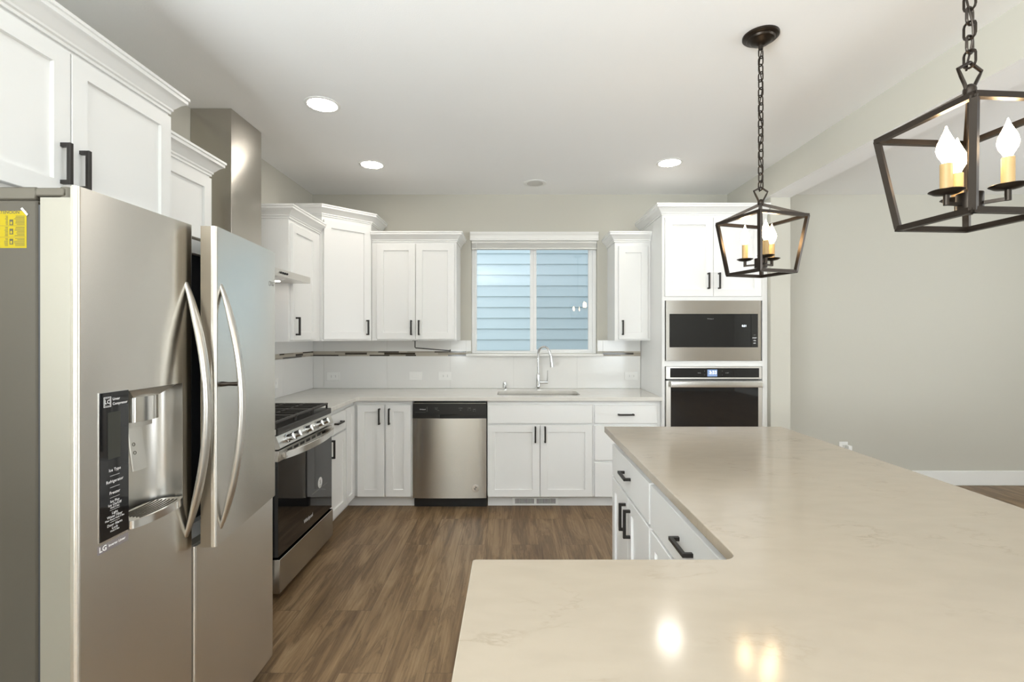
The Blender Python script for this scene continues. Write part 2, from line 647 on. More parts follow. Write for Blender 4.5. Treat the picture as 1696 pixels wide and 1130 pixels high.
# outer frame with the wider track on the screen side
b.box(WX0, WX0 + 0.030, fy0, fy1, WZ0, WZ1, M['vinyl'], 0.002)
b.box(WX1 - 0.035, WX1, fy0, fy1, WZ0, WZ1, M['vinyl'], 0.002)
b.box(WX0 + 0.030, WX1 - 0.035, fy0, fy1, WZ0, WZ0 + 0.018, M['vinyl'], 0.002)
b.box(WX0 + 0.030, WX1 - 0.035, fy0, fy1, WZ1 - 0.025, WZ1, M['vinyl'], 0.002)
b.build('window_frame', w)
PZ0, PZ1 = 1.247, 2.235
b = MB()
b.box(WX0 + 0.030, WX0 + 0.047, fy0 + .006, fy1 - .02, WZ0 + .018, WZ1 - .025, M['vinyl'], 0.002)
b.box(0.170, 0.200, fy0 + .006, fy1 - .02, WZ0 + .018, WZ1 - .025, M['vinyl'], 0.002)
b.box(WX0 + 0.047, 0.170, fy0 + .006, fy1 - .02, WZ0 + .018, PZ0, M['vinyl'], 0.002)
b.box(WX0 + 0.047, 0.170, fy0 + .006, fy1 - .02, PZ1, WZ1 - .025, M['vinyl'], 0.002)
s1 = b.build('sash', w)
b = MB()
b.box(WX0 + 0.047, 0.170, fy0 + .016, fy0 + .020, PZ0, PZ1, M['glass'])
b.build('pane', s1)
b = MB()
b.box(0.200, 0.230, fy0 + .012, fy1 - .008, WZ0 + .018, WZ1 - .025, M['vinyl'], 0.002)
b.box(0.718, WX1 - 0.035, fy0 + .012, fy1 - .008, WZ0 + .018, WZ1 - .025, M['vinyl'], 0.002)
b.box(0.230, 0.718, fy0 + .012, fy1 - .008, WZ0 + .018, PZ0 + .012, M['vinyl'], 0.002)
b.box(0.230, 0.718, fy0 + .012, fy1 - .008, PZ1, WZ1 - .025, M['vinyl'], 0.002)
s2 = b.build('sash', w)
b = MB()
b.box(0.230, 0.718, fy0 + .024, fy0 + .028, PZ0 + .012, PZ1, M['glass'])
b.build('pane', s2)
b = MB()
b.box(0.215, WX1 - 0.037, fy1 + 0.004, fy1 + 0.005, WZ0 + .02, WZ1 - .03, M['screen'])
so = b.build('insect_screen', w)
so['label'] = 'fine grey insect screen over the outside of one sash'
b = MB()
b.box(WX0 - 0.045, WX1 + 0.050, -0.055, -0.0005, WZ0 - 0.022, WZ0, M['trim'], 0.003)
b.build('window_sill', w)
b = MB()
# moulded head casing
prof = [(0, 0), (0.030, 0), (0.030, 0.012), (0.020, 0.018), (0.020, 0.050), (0.030, 0.060), (0.034, 0.080), (0, 0.080)]
b.crown([(WX0 - 0.010, -0.0005), (WX1 + 0.010, -0.0005)], 2.268, prof, M['trim'])
b.build('window_trim', w)

bl = thing('window_blind', 'off-white horizontal blind raised to a stack at the window head', 'blind', (0, YB, 0))
b = MB()
b.box(WX0 + .004, WX1 - .004, -0.012, 0.034, 2.246, 2.267, M['blind'], 0.002)
b.build('head_rail', bl)
b = MB()
for k in range(9):
    z = 2.206 + k * 0.0044
    b.box(WX0 + .006, WX1 - .006, -0.012 + 0.0015 * (k % 2), 0.036, z, z + 0.0030, M['blind'])
b.build('slats', bl)
b = MB()
b.box(WX0 + .005, WX1 - .005, -0.013, 0.036, 2.190, 2.205, M['blind'], 0.002)
b.build('bottom_rail', bl)
b = MB()
b.cyl((WX0 + .05, -0.016, 1.62), (WX0 + .05, -0.016, 2.25), 0.0022, M['plate'], 8)
b.build('wand', bl)

# neighbour's lap siding seen through the glass
b = MB()
NY = 8.2
for k in range(-2, 30):
    zt = 2.785 + 0.1825 * (12 - k)
    s = [(NY, zt), (NY - 0.022, zt - 0.1825), (NY + 0.02, zt - 0.1825), (NY + 0.02, zt)]
    b.prism(s, -7, 9, M['siding'], mtx=Matrix(((0, 0, 1, 0), (1, 0, 0, 0), (0, 1, 0, 0), (0, 0, 0, 1))))
tag(b.build('neighbor_house'), 'pale blue lap-sided house wall outside the kitchen window', 'house')
b = MB()
b.box(-14, 14, YB + 0.35, 20, -0.75, -0.55, M['ground'])
structure(b.build('ground'), 'side yard ground outside')

# ------------------------------------------------------------------ cabinets
CROWN = [(0, 0), (0.007, 0), (0.007, 0.010), (0.013, 0.014), (0.013, 0.022), (0.020, 0.030), (0.032, 0.046), (0.045, 0.056), (0.050, 0.058), (0.050, 0.072), (0.055, 0.074), (0.055, 0.085), (0, 0.085)]


def pull(b, axis, x, z, length=0.128, y=0.0, stand=0.032, t=0.0125):
    h = length / 2
    m = M['pull']
    if axis == 'v':
        b.box(x - t / 2, x + t / 2, y - stand, y - stand + t, z - h, z + h, m, 0.0012)
        for s in (-1, 1):
            zz = z + s * (h - t / 2)
            b.box(x - t / 2 + .0003, x + t / 2 - .0003, y - stand + t - .001, y, zz - t / 2 + .0003, zz + t / 2 - .0003, m)
    else:
        b.box(x - h, x + h, y - stand, y - stand + t, z - t / 2, z + t / 2, m, 0.0012)
        for s in (-1, 1):
            xx = x + s * (h - t / 2)
            b.box(xx - t / 2 + .0003, xx + t / 2 - .0003, y - stand + t - .001, y, z - t / 2 + .0003, z + t / 2 - .0003, m)


def add_front(root, kind, x0, x1, z0, z1, handle=None, hlen=0.128, rail=0.057):
    b = MB()
    b.panel_door(x0, x1, z0, z1, M['cabinet'], rail=rail, flat=(kind != 'door'))
    d = b.build({'door': 'door', 'drawer': 'drawer_front', 'false': 'false_front'}[kind], root)
    if handle:
        hb = MB()
        pull(hb, handle[0], handle[1], handle[2], hlen)
        hb.build('handle', d)
    return d


def cabinet(name, label, loc, rz, w, depth, z0, z1, fronts, group=None, toe=False, hollow=False, crown=None, x_off=0.0, rail=0.057, hlen=0.128, crown_z=None, toe_x=None):
    """Local frame: door faces at y = 0, carcass from y = 0.021 back to depth; x along the run."""
    r = thing(name, label, 'cabinet', loc, rz, group)
    b = MB()
    zb = 0.10 if toe else z0
    c = M['cabinet']
    if hollow:
        b.box(x_off, x_off + w, 0.021, 0.040, zb, z1, c)
        b.box(x_off, x_off + 0.018, 0.040, depth, zb, z1, c)
        b.box(x_off + w - 0.018, x_off + w, 0.040, depth, zb, z1, c)
        b.box(x_off + 0.018, x_off + w - 0.018, 0.040, depth, zb, zb + 0.018, c)
        b.box(x_off + 0.018, x_off + w - 0.018, depth - 0.012, depth, zb + 0.018, z1, c)
    else:
        b.box(x_off, x_off + w, 0.021, depth, zb, z1, c)
    b.build('carcass', r)
    if toe:
        t = MB()
        ta, tb = toe_x or (x_off, x_off + w)
        t.box(ta, tb, 0.085, depth, 0, 0.0995, M['toe'])
        t.build('toe_kick', r)
    for f in fronts:
        add_front(r, *f, hlen=hlen, rail=rail)
    if crown:
        k = MB()
        zc = z1 if crown_z is None else crown_z
        k.crown(crown, zc - 0.012, CROWN, c)
        k.build('crown_molding', r)
    return r


RZ_L = PI / 2            # fronts facing +x (left-hand run); local x runs away from the viewer
RZ_I = -PI / 2           # fronts facing -x (island); local x runs towards the viewer
XD = -1.256              # door faces of the left base run
YD = 3.865               # door faces of the back base run
BT = 0.8695              # top of the base carcasses
GB = 'white shaker base cabinets under the back counter'

# --- back run
cabinet('base_cabinet', 'white base cabinet with two narrow doors between corner and dishwasher', (-1.256, YD, 0), 0, 0.476, 0.617, 0, BT,
        [('door', 0.018, 0.233, 0.098, 0.836, ('v', 0.197, 0.744)), ('door', 0.246, 0.446, 0.098, 0.836, ('v', 0.276, 0.744))], toe=True, x_off=-0.020, toe_x=(-0.0845, 0.456))
cabinet('sink_cabinet', 'white sink base cabinet with false front above two shaker doors', (-0.198, YD, 0), 0, 0.845, 0.617, 0, BT,
        [('false', 0.004, 0.840, 0.687, 0.836), ('door', 0.004, 0.420, 0.098, 0.674, ('v', 0.384, 0.60)), ('door', 0.425, 0.840, 0.098, 0.674, ('v', 0.462, 0.60))],
        toe=True, hollow=True)
cabinet('drawer_cabinet', 'white three-drawer base cabinet against the tall oven cabinet', (0.6475, YD, 0), 0, 0.5445, 0.617, 0, BT,
        [('drawer', 0.015, 0.515, 0.687, 0.832, ('h', 0.262, 0.759)), ('drawer', 0.015, 0.515, 0.390, 0.668, ('h', 0.262, 0.59)), ('drawer', 0.015, 0.515, 0.098, 0.372, ('h', 0.262, 0.29))],
        toe=True)

# --- left run beyond and before the range
cabinet('base_cabinet', 'white base cabinet with one drawer over one door beside the range', (XD, 3.286, 0), RZ_L, 0.376, 0.595, 0, BT,
        [('drawer', 0.012, 0.370, 0.690, 0.832, ('h', 0.19, 0.762)), ('door', 0.012, 0.370, 0.098, 0.676, ('v', 0.06, 0.600))], toe=True)
cabinet('base_cabinet', 'white corner base cabinet with a single narrow pull-less door', (XD, 3.664, 0), RZ_L, 0.2215, 0.595, 0, BT,
        [('door', 0.006, 0.193, 0.098, 0.836, None)], toe=True, rail=0.05, toe_x=(0, 0.2855))
cabinet('base_cabinet', 'white base cabinet between refrigerator and range', (XD, 2.03, 0), RZ_L, 0.485, 0.595, 0, BT,
        [('drawer', 0.012, 0.473, 0.690, 0.832, ('h', 0.24, 0.762)), ('door', 0.012, 0.473, 0.098, 0.676, ('v', 0.06, 0.600))], toe=True)

# --- wall cabinets
UZ = 1.347               # underside of the wall cabinets


def ret(w, y0, d, left=True, right=True, x_off=0.0):
    p = []
    if left:
        p.append((x_off, d - 0.002))
    p += [(x_off, y0), (x_off + w, y0)]
    if right:
        p.append((x_off + w, d - 0.002))
    return p


# over the refrigerator
cabinet('wall_cabinet', 'large white cabinet with two shaker doors above the refrigerator', (-1.400, 1.075, 0), RZ_L, 0.920, 0.452, 1.80, 2.318,
        [('door', 0.010, 0.458, 1.815, 2.288, ('v', 0.427, 1.925)), ('door', 0.462, 0.910, 1.815, 2.288, ('v', 0.493, 1.925))],
        crown=ret(0.920, 0.020, 0.452))
# between refrigerator and hood
cabinet('wall_cabinet', 'white wall cabinet between refrigerator and hood chimney', (-1.508, 2.055, 0), RZ_L, 0.385, 0.344, UZ, 2.206,
        [('door', 0.014, 0.371, UZ + .012, 2.178, ('v', 0.05, 1.49))], crown=ret(0.385, 0.020, 0.344))
# past the hood
cabinet('wall_cabinet', 'narrow white wall cabinet between the hood and the diagonal corner cabinet', (-1.508, 3.305, 0), RZ_L, 0.533, 0.344, UZ, 2.206,
        [('door', 0.022, 0.415, UZ + .012, 2.165, ('v', 0.068, 1.455))], crown=ret(0.533, 0.020, 0.344, right=False))
# double cabinet on the back wall
cabinet('wall_cabinet', 'white double-door wall cabinet between the diagonal corner cabinet and window', (-1.206, 4.140, 0), 0, 0.728, 0.344, UZ, 2.206,
        [('door', 0.046, 0.376, UZ + .012, 2.178, ('v', 0.345, 1.458)), ('door', 0.380, 0.712, UZ + .012, 2.178, ('v', 0.410, 1.458))],
        crown=ret(0.728, 0.020, 0.344, left=False))
# single cabinet between the window and the oven tower
cabinet('wall_cabinet', 'narrow white single-door wall cabinet between window and oven cabinet', (0.885, 4.140, 0), 0, 0.3075, 0.344, UZ, 2.206,
        [('door', 0.030, 0.282, UZ + .012, 2.160, ('v', 0.062, 1.458))], crown=ret(0.3075, 0.020, 0.344, right=False))

# diagonal corner cabinet: pentagon plan, its own taller crown
A = Vector((-1.853 + 0.002, 3.842))
Bp = Vector((-1.513, 3.842))
Cp = Vector((-1.209, 4.146))
Dp = Vector((-1.209, YB - 0.002))
E = Vector((-1.853 + 0.002, YB - 0.002))
r = thing('corner_wall_cabinet', 'tall white diagonal corner wall cabinet with one shaker door', 'cabinet', (Bp.x, Bp.y, 0), PI / 4)
inv = Matrix.Rotation(-PI / 4, 4, 'Z') @ Matrix.Translation((-Bp.x, -Bp.y, 0))
loc = [tuple((inv @ Vector((p.x, p.y, 0)))[:2]) for p in (A, Bp, Cp, Dp, E)]
CW = (Cp - Bp).length
b = MB()
b.prism(loc, UZ, 2.355, M['cabinet'])
b.build('carcass', r)
b = MB()
b.panel_door(0.010, CW - 0.014, UZ + .012, 2.315, M['cabinet'], y=-0.0205, rail=0.06)
d = b.build('door', r)
b = MB()
pull(b, 'v', CW - 0.050, 1.458, y=-0.0205)
b.build('handle', d)
b = MB()
b.crown([loc[0], loc[1], loc[2], loc[3]], 2.343, CROWN, M['cabinet'])
b.build('crown_molding', r)

# tall oven cabinet
TX, TW, TY = 1.194, 0.838, 3.823
r = thing('oven_cabinet', 'tall white cabinet housing microwave and wall oven, two doors on top', 'cabinet', (TX, TY, 0))
c = M['cabinet']
b = MB()
TD = YB - TY - 0.002
b.box(0, 0.022, 0.021, TD, 0.10, 2.36, c)
b.box(TW - 0.040, TW, 0.021, TD, 0.10, 2.36, c)
b.box(0.022, TW - 0.040, TD - 0.012, TD, 0.10, 2.36, c)
for z0, z1 in ((0.10, 0.118), (0.396, 0.416), (1.1455, 1.1885), (1.669, 1.69), (2.33, 2.36)):
    b.box(0.022, TW - 0.040, 0.021, TD - 0.012, z0, z1, c)
b.box(0.022, TW - 0.040, 0.021, 0.035, 1.69, 2.33, c)
b.box(0.022, TW - 0.040, 0.021, 0.035, 0.118, 0.396, c)
b.build('carcass', r)
t = MB()
t.box(0, TW, 0.085, TD, 0, 0.0995, M['toe'])
t.build('toe_kick', r)
add_front(r, 'door', 0.018, 0.3985, 1.700, 2.325, ('v', 0.358, 1.822))
add_front(r, 'door', 0.4015, 0.782, 1.700, 2.325, ('v', 0.442, 1.822))
add_front(r, 'drawer', 0.018, 0.782, 0.125, 0.390, ('h', 0.40, 0.28))
b = MB()
b.crown([(0, TD), (0, 0.021), (TW, 0.021), (TW, TD)][:3], 2.348, CROWN, c)
b.build('crown_molding', r)

# --- island base
XI = 0.530
cabinet('island_cabinet', 'white island cabinet with one drawer over two doors at the far end', (XI, 2.560, 0), RZ_I, 0.698, 0.60, 0, BT,
        [('drawer', 0.008, 0.690, 0.658, 0.818, ('h', 0.340, 0.745)), ('door', 0.008, 0.347, 0.110, 0.645, ('v', 0.305, 0.543)), ('door', 0.351, 0.690, 0.110, 0.645, ('v', 0.392, 0.543))], toe=True)
cabinet('island_cabinet', 'white island cabinet with one wide drawer at the inside corner of the counter', (XI, 1.861, 0), RZ_I, 0.780, 0.60, 0, BT,
        [('drawer', 0.010, 0.770, 0.658, 0.818, ('h', 0.385, 0.745)), ('door', 0.010, 0.388, 0.110, 0.645, ('v', 0.345, 0.543)), ('door', 0.392, 0.770, 0.110, 0.645, ('v', 0.435, 0.543))], toe=True)
b = MB()
b.box(-0.050, 1.13, 0.46, 1.020, 0.10, BT, M['cabinet'])
b.box(0.53, 1.13, 1.020, 1.0805, 0.10, BT, M['cabinet'])
rr = b.build('island_return_cabinet')
tag(rr, 'white base under the near arm of the island counter', 'cabinet')
b = MB()
b.box(0.02, 1.10, 0.50, 0.95, 0, 0.0995, M['toe'])
b.build('toe_kick', rr)


# ------------------------------------------------------------------ countertops
def arc(cx, cy, r, a0, a1, n=8):
    return [(cx + r * math.cos(a0 + (a1 - a0) * i / n), cy + r * math.sin(a0 + (a1 - a0) * i / n)) for i in range(n + 1)]


def slab(name, outline, holes, z0, z1, mat, bevel=0.002):
    bm = bmesh.new()
    edges = []
    for loop in [outline] + holes:
        vs = [bm.verts.new((x, y, z1)) for x, y in loop]
        edges += [bm.edges.new((vs[i], vs[(i + 1) % len(vs)])) for i in range(len(vs))]
    if holes:
        bmesh.ops.triangle_fill(bm, use_beauty=True, edges=edges)
    else:
        bm.faces.new([v for v in bm.verts])
    ex = bmesh.ops.extrude_face_region(bm, geom=list(bm.faces))
    vs = [g for g in ex['geom'] if isinstance(g, bmesh.types.BMVert)]
    bmesh.ops.translate(bm, verts=vs, vec=(0, 0, z0 - z1))
    bmesh.ops.recalc_face_normals(bm, faces=bm.faces)
    b = MB()
    b._take(bm, mat)
    return b.build(name, bevel=bevel)


CT0, CT1 = 0.870, 0.900
xe, ye = -1.2315, 3.835
sx0, sx1, sy0, sy1, sr = -0.122, 0.567, 3.960, 4.300, 0.06
hole = (arc(sx1 - sr, sy1 - sr, sr, 0, PI / 2) + arc(sx0 + sr, sy1 - sr, sr, PI / 2, PI) + arc(sx0 + sr, sy0 + sr, sr, PI, 1.5 * PI) + arc(sx1 - sr, sy0 + sr, sr, 1.5 * PI, 2 * PI))
out = [(XL + .001, 3.287), (xe, 3.287)] + arc(xe + 0.02, ye - 0.02, 0.02, PI, PI / 2, 5) + [(1.192, ye), (1.192, YB - .001), (XL + .001, YB - .001)]
o = slab('countertop', out, [hole], CT0, CT1, M['quartz_rear'])
tag(o, 'pale quartz L-shaped countertop running from range to oven cabinet', 'countertop')
o = slab('countertop', [(XL + .001, 2.03), (xe, 2.03), (xe, 2.520), (XL + .001, 2.520)], [], CT0, CT1, M['quartz_rear'])
tag(o, 'short piece of pale quartz countertop between refrigerator and range', 'countertop')

out = ([(-0.086, 0.40), (1.45, 0.40), (1.45, 2.60), (0.497, 2.60)] + arc(0.497 - 0.035, 1.058 + 0.035, 0.035, 0, -PI / 2, 8)
       + arc(-0.086 + 0.008, 1.058 - 0.008, 0.008, PI / 2, PI, 4))
o = slab('island_countertop', out, [], CT0, CT1, M['quartz'])
tag(o, 'cream veined quartz L-shaped island countertop in the foreground', 'countertop')

# ------------------------------------------------------------------ backsplash
random.seed(4)


def backsplash(name, label, origin, rz, segs, joints, band, z_top):
    """Local frame: x along the wall, y = 0 wall face, tiles towards -y. segs: (x0, x1, z0, z1)."""
    r = thing(name, label, 'backsplash', origin, rz)
    b = MB()
    bz0, bz1 = band[2], band[3]
    g = 0.0009
    for x0, x1, z0, z1 in segs:
        b.box(x0, x1, -0.005, -0.0005, z0, z1, M['grout'])
        cuts = [x0] + [j for j in joints if x0 < j < x1] + [x1]
        for a, c2 in zip(cuts, cuts[1:]):
            b.box(a + g, c2 - g, -0.009, -0.0045, z0 + g, z1 - g, M['tile'])
    b.build('tiles', r)
    for x0, x1 in band[0]:
        m = MB()
        m.box(x0, x1, -0.0055, -0.0005, bz0, bz1, M['grout'])
        rows = [(bz0 + 0.0005, bz0 + 0.0125), (bz0 + 0.0135, bz1 - 0.0125), (bz1 - 0.0115, bz1 - 0.0005)]
        for za, zb in rows:
            x = x0
            while x < x1 - 0.005:
                L = random.uniform(0.07, 0.22)
                e = min(x1, x + L)
                k = random.random()
                mt = M['mosaic_dark'] if k < 0.26 else (M['mosaic_taupe'] if k < 0.62 else M['mosaic_sand'])
                m.box(x + 0.0005, e - 0.0005, -0.0095, -0.005, za, zb, mt)
                x = e
        mo = m.build('mosaic_band', r)
        mo['label'] = 'brown and taupe mosaic strip'
    return r


jt = [-1.745 + 0.587 * k for k in range(6)]
B0, B1 = 1.200, 1.244
backsplash('tile_backsplash', 'white tile backsplash with brown mosaic strip behind the sink counter', (0, YB, 0), 0,
           [(-1.843, 1.192, CT1 + .0005, B0), (-1.843, -0.425, B1, UZ - .0005), (0.842, 1.192, B1, UZ - .0005), (-0.425, -0.379, B1, UZ - .0005), (0.7915, 0.842, B1, UZ - .0005)][:3] +
           [(-0.425, -0.379, B1, UZ - .0005), (0.7915, 0.842, B1, UZ - .0005)],
           jt, ([(-1.843, -0.425), (0.842, 1.192)], None, B0, B1), UZ)
backsplash('tile_backsplash', 'white tile backsplash with brown mosaic strip along the range wall', (XL, 2.03, 0), RZ_L,
           [(0, 2.4545, CT1 + .0005, B0), (0, 0.49, B1, UZ - .0005), (0.49, 1.265, B1, 1.735), (1.265, 2.4545, B1, UZ - .0005)],
           [0.10 + 0.587 * k for k in range(5)], ([(0, 2.4545)], None, B0, B1), UZ)


# ------------------------------------------------------------------ outlets and switches
def outlet(name, label, cat, loc, rz, kind='outlet', vertical=False, group=None):
    r = thing(name, label, cat, loc, rz, group)
    hw, hh = (0.040, 0.060) if vertical else (0.060, 0.040)
    b = MB()
    b.box(-hw, hw, -0.006, -0.0002, -hh, hh, M['plate'], 0.002, 2)
    b.build('cover_plate', r)
    if kind == 'switch':
        b = MB()
        b.box(-0.033, 0.033, -0.0085, -0.006, -0.0165, 0.0165, M['plate'], 0.001)
        b.build('rocker', r)
    else:
        for s in (-1, 1):
            cx, cz = (0, s * 0.0195) if vertical else (s * 0.0195, 0)
            b = MB()
            b.box(cx - 0.0155, cx + 0.0155, -0.0078, -0.006, cz - 0.0150, cz + 0.0150, M['plate'], 0.0015)
            for dz in (-0.0055, 0.0055):
                if vertical:
                    b.box(cx + dz - .0012, cx + dz + .0012, -0.0081, -0.0075, cz - .001, cz + .007, M['slot'])
                else:
                    b.box(cx - .001, cx + .007, -0.0081, -0.0075, cz + dz - .0012, cz + dz + .0012, M['slot'])
            b.build('receptacle', r)
    return r


yo = YB - 0.0092
outlet('wall_outlet', 'white horizontal outlet nearest the corner on the sink backsplash', 'outlet', (-1.654, yo, 1.012), 0)
outlet('light_switch', 'white horizontal rocker switch on the backsplash above the dishwasher counter', 'switch', (-0.891, yo, 1.016), 0, 'switch')
outlet('wall_outlet', 'white horizontal outlet on backsplash between rocker switch and sink', 'outlet', (-0.619, yo, 1.016), 0)
outlet('wall_outlet', 'white horizontal outlet on backsplash beside the tall oven cabinet', 'outlet', (1.104, yo, 1.016), 0)
outlet('wall_outlet', 'faint white outlet on the range wall backsplash', 'outlet', (XL + 0.0092, 3.735, 1.020), RZ_L)
r = outlet('wall_outlet', 'white outlet low on the dining wall behind the island', 'outlet', (3.075, YB - 0.0004, 0.345), 0, vertical=True)
b = MB()
b.box(3.088, 3.124, YB - 0.055, YB - 0.0088, 0.300, 0.378, M['plate'], 0.008, 2)
tag(b.build('plug_in_adapter'), 'small white plug-in adapter in the low dining wall outlet', 'adapter')

# ------------------------------------------------------------------ sink, faucet, air gap
r = thing('kitchen_sink', 'stainless undermount sink set below the back counter', 'sink', (0, 0, 0))
bm = bmesh.new()


def rr_loop(ins, z, rad):
    x0, x1, y0, y1 = sx0 + ins, sx1 - ins, sy0 + ins, sy1 - ins
    L = (arc(x1 - rad, y1 - rad, rad, 0, PI / 2, 6) + arc(x0 + rad, y1 - rad, rad, PI / 2, PI, 6) + arc(x0 + rad, y0 + rad, rad, PI, 1.5 * PI, 6) + arc(x1 - rad, y0 + rad, rad, 1.5 * PI, 2 * PI, 6))
    return [bm.verts.new((x, y, z)) for x, y in L]


loops = [rr_loop(-0.020, CT0 - 0.0005, 0.07), rr_loop(-0.004, CT0 - 0.0005, 0.062), rr_loop(0.002, 0.70, 0.058), rr_loop(0.03, 0.665, 0.05)]
for P, Q in zip(loops, loops[1:]):
    n = len(P)
    for i in range(n):
        bm.faces.new((P[i], P[(i + 1) % n], Q[(i + 1) % n], Q[i]))
bm.faces.new(loops[-1])
bmesh.ops.recalc_face_normals(bm, faces=bm.faces)
b = MB()
b._take(bm, M['sink'], None, True)
o = b.build('bowl', r)
sm = o.modifiers.new('thickness', 'SOLIDIFY')
sm.thickness = 0.0015
sm.offset = 0
b = MB()
b.lathe([(0.0, 0.002), (0.030, 0.002), (0.042, 0.004), (0.045, 0.0015), (0.045, 0.0)], M['chrome'], 20, Matrix.Translation((0.22, 4.13, 0.666)), cap=False)
b.build('drain', r)

r = thing('kitchen_faucet', 'chrome pull-down gooseneck faucet behind the sink', 'faucet', (0.236, 4.372, CT1))
dirv = Vector((0.82, -0.57, 0)).normalized()
b = MB()
b.lathe([(0.027, 0.0), (0.027, 0.006), (0.021, 0.010), (0.0195, 0.13), (0.016, 0.138), (0.0125, 0.15)], M['chrome'], 24)
b.build('body', r)
pts = [(0, 0, 0.14), (0, 0, 0.28)]
R = 0.062
for i in range(1, 15):
    a = PI * (1 - i / 14 * 1.02)
    pts.append(tuple(dirv * (R + R * math.cos(a)) + Vector((0, 0, 0.318 + 0.072 * math.sin(a)))))
b = MB()
b.tube(pts, 0.0115, M['chrome'], 14)
b.build('spout', r)
tip = Vector(pts[-1])
b = MB()
b.lathe([(0.019, -0.105), (0.019, -0.098), (0.0165, -0.055), (0.013, -0.01), (0.0135, 0.01)], M['chrome'], 20, Matrix.Translation(tip + dirv * 0.008) @ Matrix.Rotation(0.14, 4, Vector((dirv.y, -dirv.x, 0))))
b.build('spray_head', r)
b = MB()
b.cyl((0.012, 0, 0.068), (0.088, -0.004, 0.068), 0.0135, M['chrome'], 18)
b.cyl((0.083, -0.004, 0.075), (0.086, -0.008, 0.175), 0.0052, M['chrome'], 10, r1=0.0035)
b.build('lever_handle', r)

b = MB()
b.lathe([(0.024, 0), (0.024, 0.004), (0.0195, 0.006), (0.0195, 0.060), (0.0175, 0.069), (0.010, 0.074), (0.0, 0.075)], M['chrome'], 24)
o = b.build('air_gap_cap')
o.location = (-0.067, 4.372, CT1)
tag(o, 'short chrome air gap cylinder on the counter behind the sink', 'air gap')

# toe-kick register
r = thing('floor_register', 'white slotted vent register in the toe kick under the sink', 'vent', (0.0, YD + 0.085, 0))
b = MB()
b.box(0.004, 0.376, -0.007, -0.0004, 0.004, 0.070, M['plate'], 0.002)
b.build('frame', r)
for bank in ((0.024, 0.180), (0.200, 0.356)):
    b = MB()
    n = 17
    for k in range(n):
        x = bank[0] + (bank[1] - bank[0]) * (k + 0.5) / n
        b.box(x - 0.0026, x + 0.0026, -0.0076, -0.0068, 0.018, 0.058, M['vent'])
    b.build('slots', r)

# wall-hung rail under the double wall cabinet
r = thing('paper_towel_holder', 'thin black bent-rod paper towel holder hanging under the double wall cabinet', 'towel holder', (-0.843, 4.20, UZ))
b = MB()
b.box(-0.02, 0.02, -0.02, 0.02, -0.004, -0.0003, M['pull'])
b.build('mounting_plate', r)
b = MB()
b.tube([(0, 0, -0.003), (0, 0, -0.058), (0.004, 0, -0.064), (0.31, -0.03, -0.088)], 0.0048, M['pull'], 10)
b.cyl((0.306, -0.0296, -0.0876), (0.313, -0.0303, -0.0882), 0.011, M['pull'], 14)
b.build('rod', r)

# ------------------------------------------------------------------ dishwasher
r = thing('dishwasher', 'stainless dishwasher with black control strip beside the sink cabinet', 'dishwasher', (-0.797, YD - 0.008, 0))
W = 0.595
b = MB()
b.box(0.006, W - 0.006, 0.05, 0.60, 0.10, 0.862, M['black'])
b.build('tub', r)
b = MB()
# gently bowed steel door
pl = [(0.003 + (W - 0.006) * i / 20, 0.010 - 0.010 * math.sin(PI * i / 20) ** 0.6) for i in range(21)]
b.prism(pl + [(W - 0.003, 0.048), (0.003, 0.048)], 0.089, 0.727, M['steel'], smooth=True)
dd = b.build('door', r)
b = MB()
b.lathe([(0.0, 0.0), (0.030, 0.0), (0.030, 0.0015), (0.027, 0.0022), (0.0, 0.0022)], M['steel_bright'], 28, on_front(0.505, 0.0035, 0.168))
bd = b.build('badge', dd)
b = MB()
b.text('S', 0.034, M['black'], on_front(0.503, 0.0008, 0.170) @ Matrix.Rotation(-0.9, 4, 'Z'), bold=0.0005)
b.text('50', 0.014, M['black'], on_front(0.505, 0.0008, 0.155))
b.text('o', 0.012, M['black'], on_front(0.505, 0.0008, 0.186))
o = b.build('badge_lettering', dd)
b = MB()
b.box(0.003, W - 0.003, 0.0, 0.048, 0.755, 0.846, M['black'], 0.003)
for x0, x1 in ((0.003, 0.215), (0.375, W - 0.003)):
    b.box(x0, x1, 0.0, 0.048, 0.730, 0.757, M['black'])
b.box(0.214, 0.376, 0.022, 0.048, 0.730, 0.757, M['black'])
b.box(0.003, W - 0.003, 0.002, 0.03, 0.8475, 0.8500, M['steel_soft'])
cp = b.build('control_panel', r)
b = MB()
b.text('Whirlpool', 0.0115, M['ink_white'], on_front(0.083, -0.0006, 0.800), bold=0.0002)
b.box(0.024, 0.110, -0.0005, 0.001, 0.7775, 0.7783, M['ink_grey'])
b.box(0.118, 0.1195, -0.0005, 0.001, 0.782, 0.820, M['ink_grey'])
b.build('brand_lettering', cp)
for x, z, t_ in ((0.192, 0.812, 'Normal'), (0.192, 0.802, 'Heavy'), (0.207, 0.792, '1-Hour'), (0.386, 0.810, 'OPTIONS'), (0.386, 0.796, '||| ||'), (0.456, 0.810, 'CYCLES'), (0.445, 0.796, '|||'), (0.466, 0.796, '||'),
                 (0.496, 0.800, 'START'), (0.488, 0.788, '|||'), (0.504, 0.788, '|||')):
    b = MB()
    b.text(t_, 0.0072, M['ink_grey'], on_front(x, -0.0006, z))
    b.build('lettering', cp)
b = MB()
b.box(0.004, W - 0.004, 0.070, 0.09, 0.0005, 0.099, M['black'])
b.build('toe_panel', r)

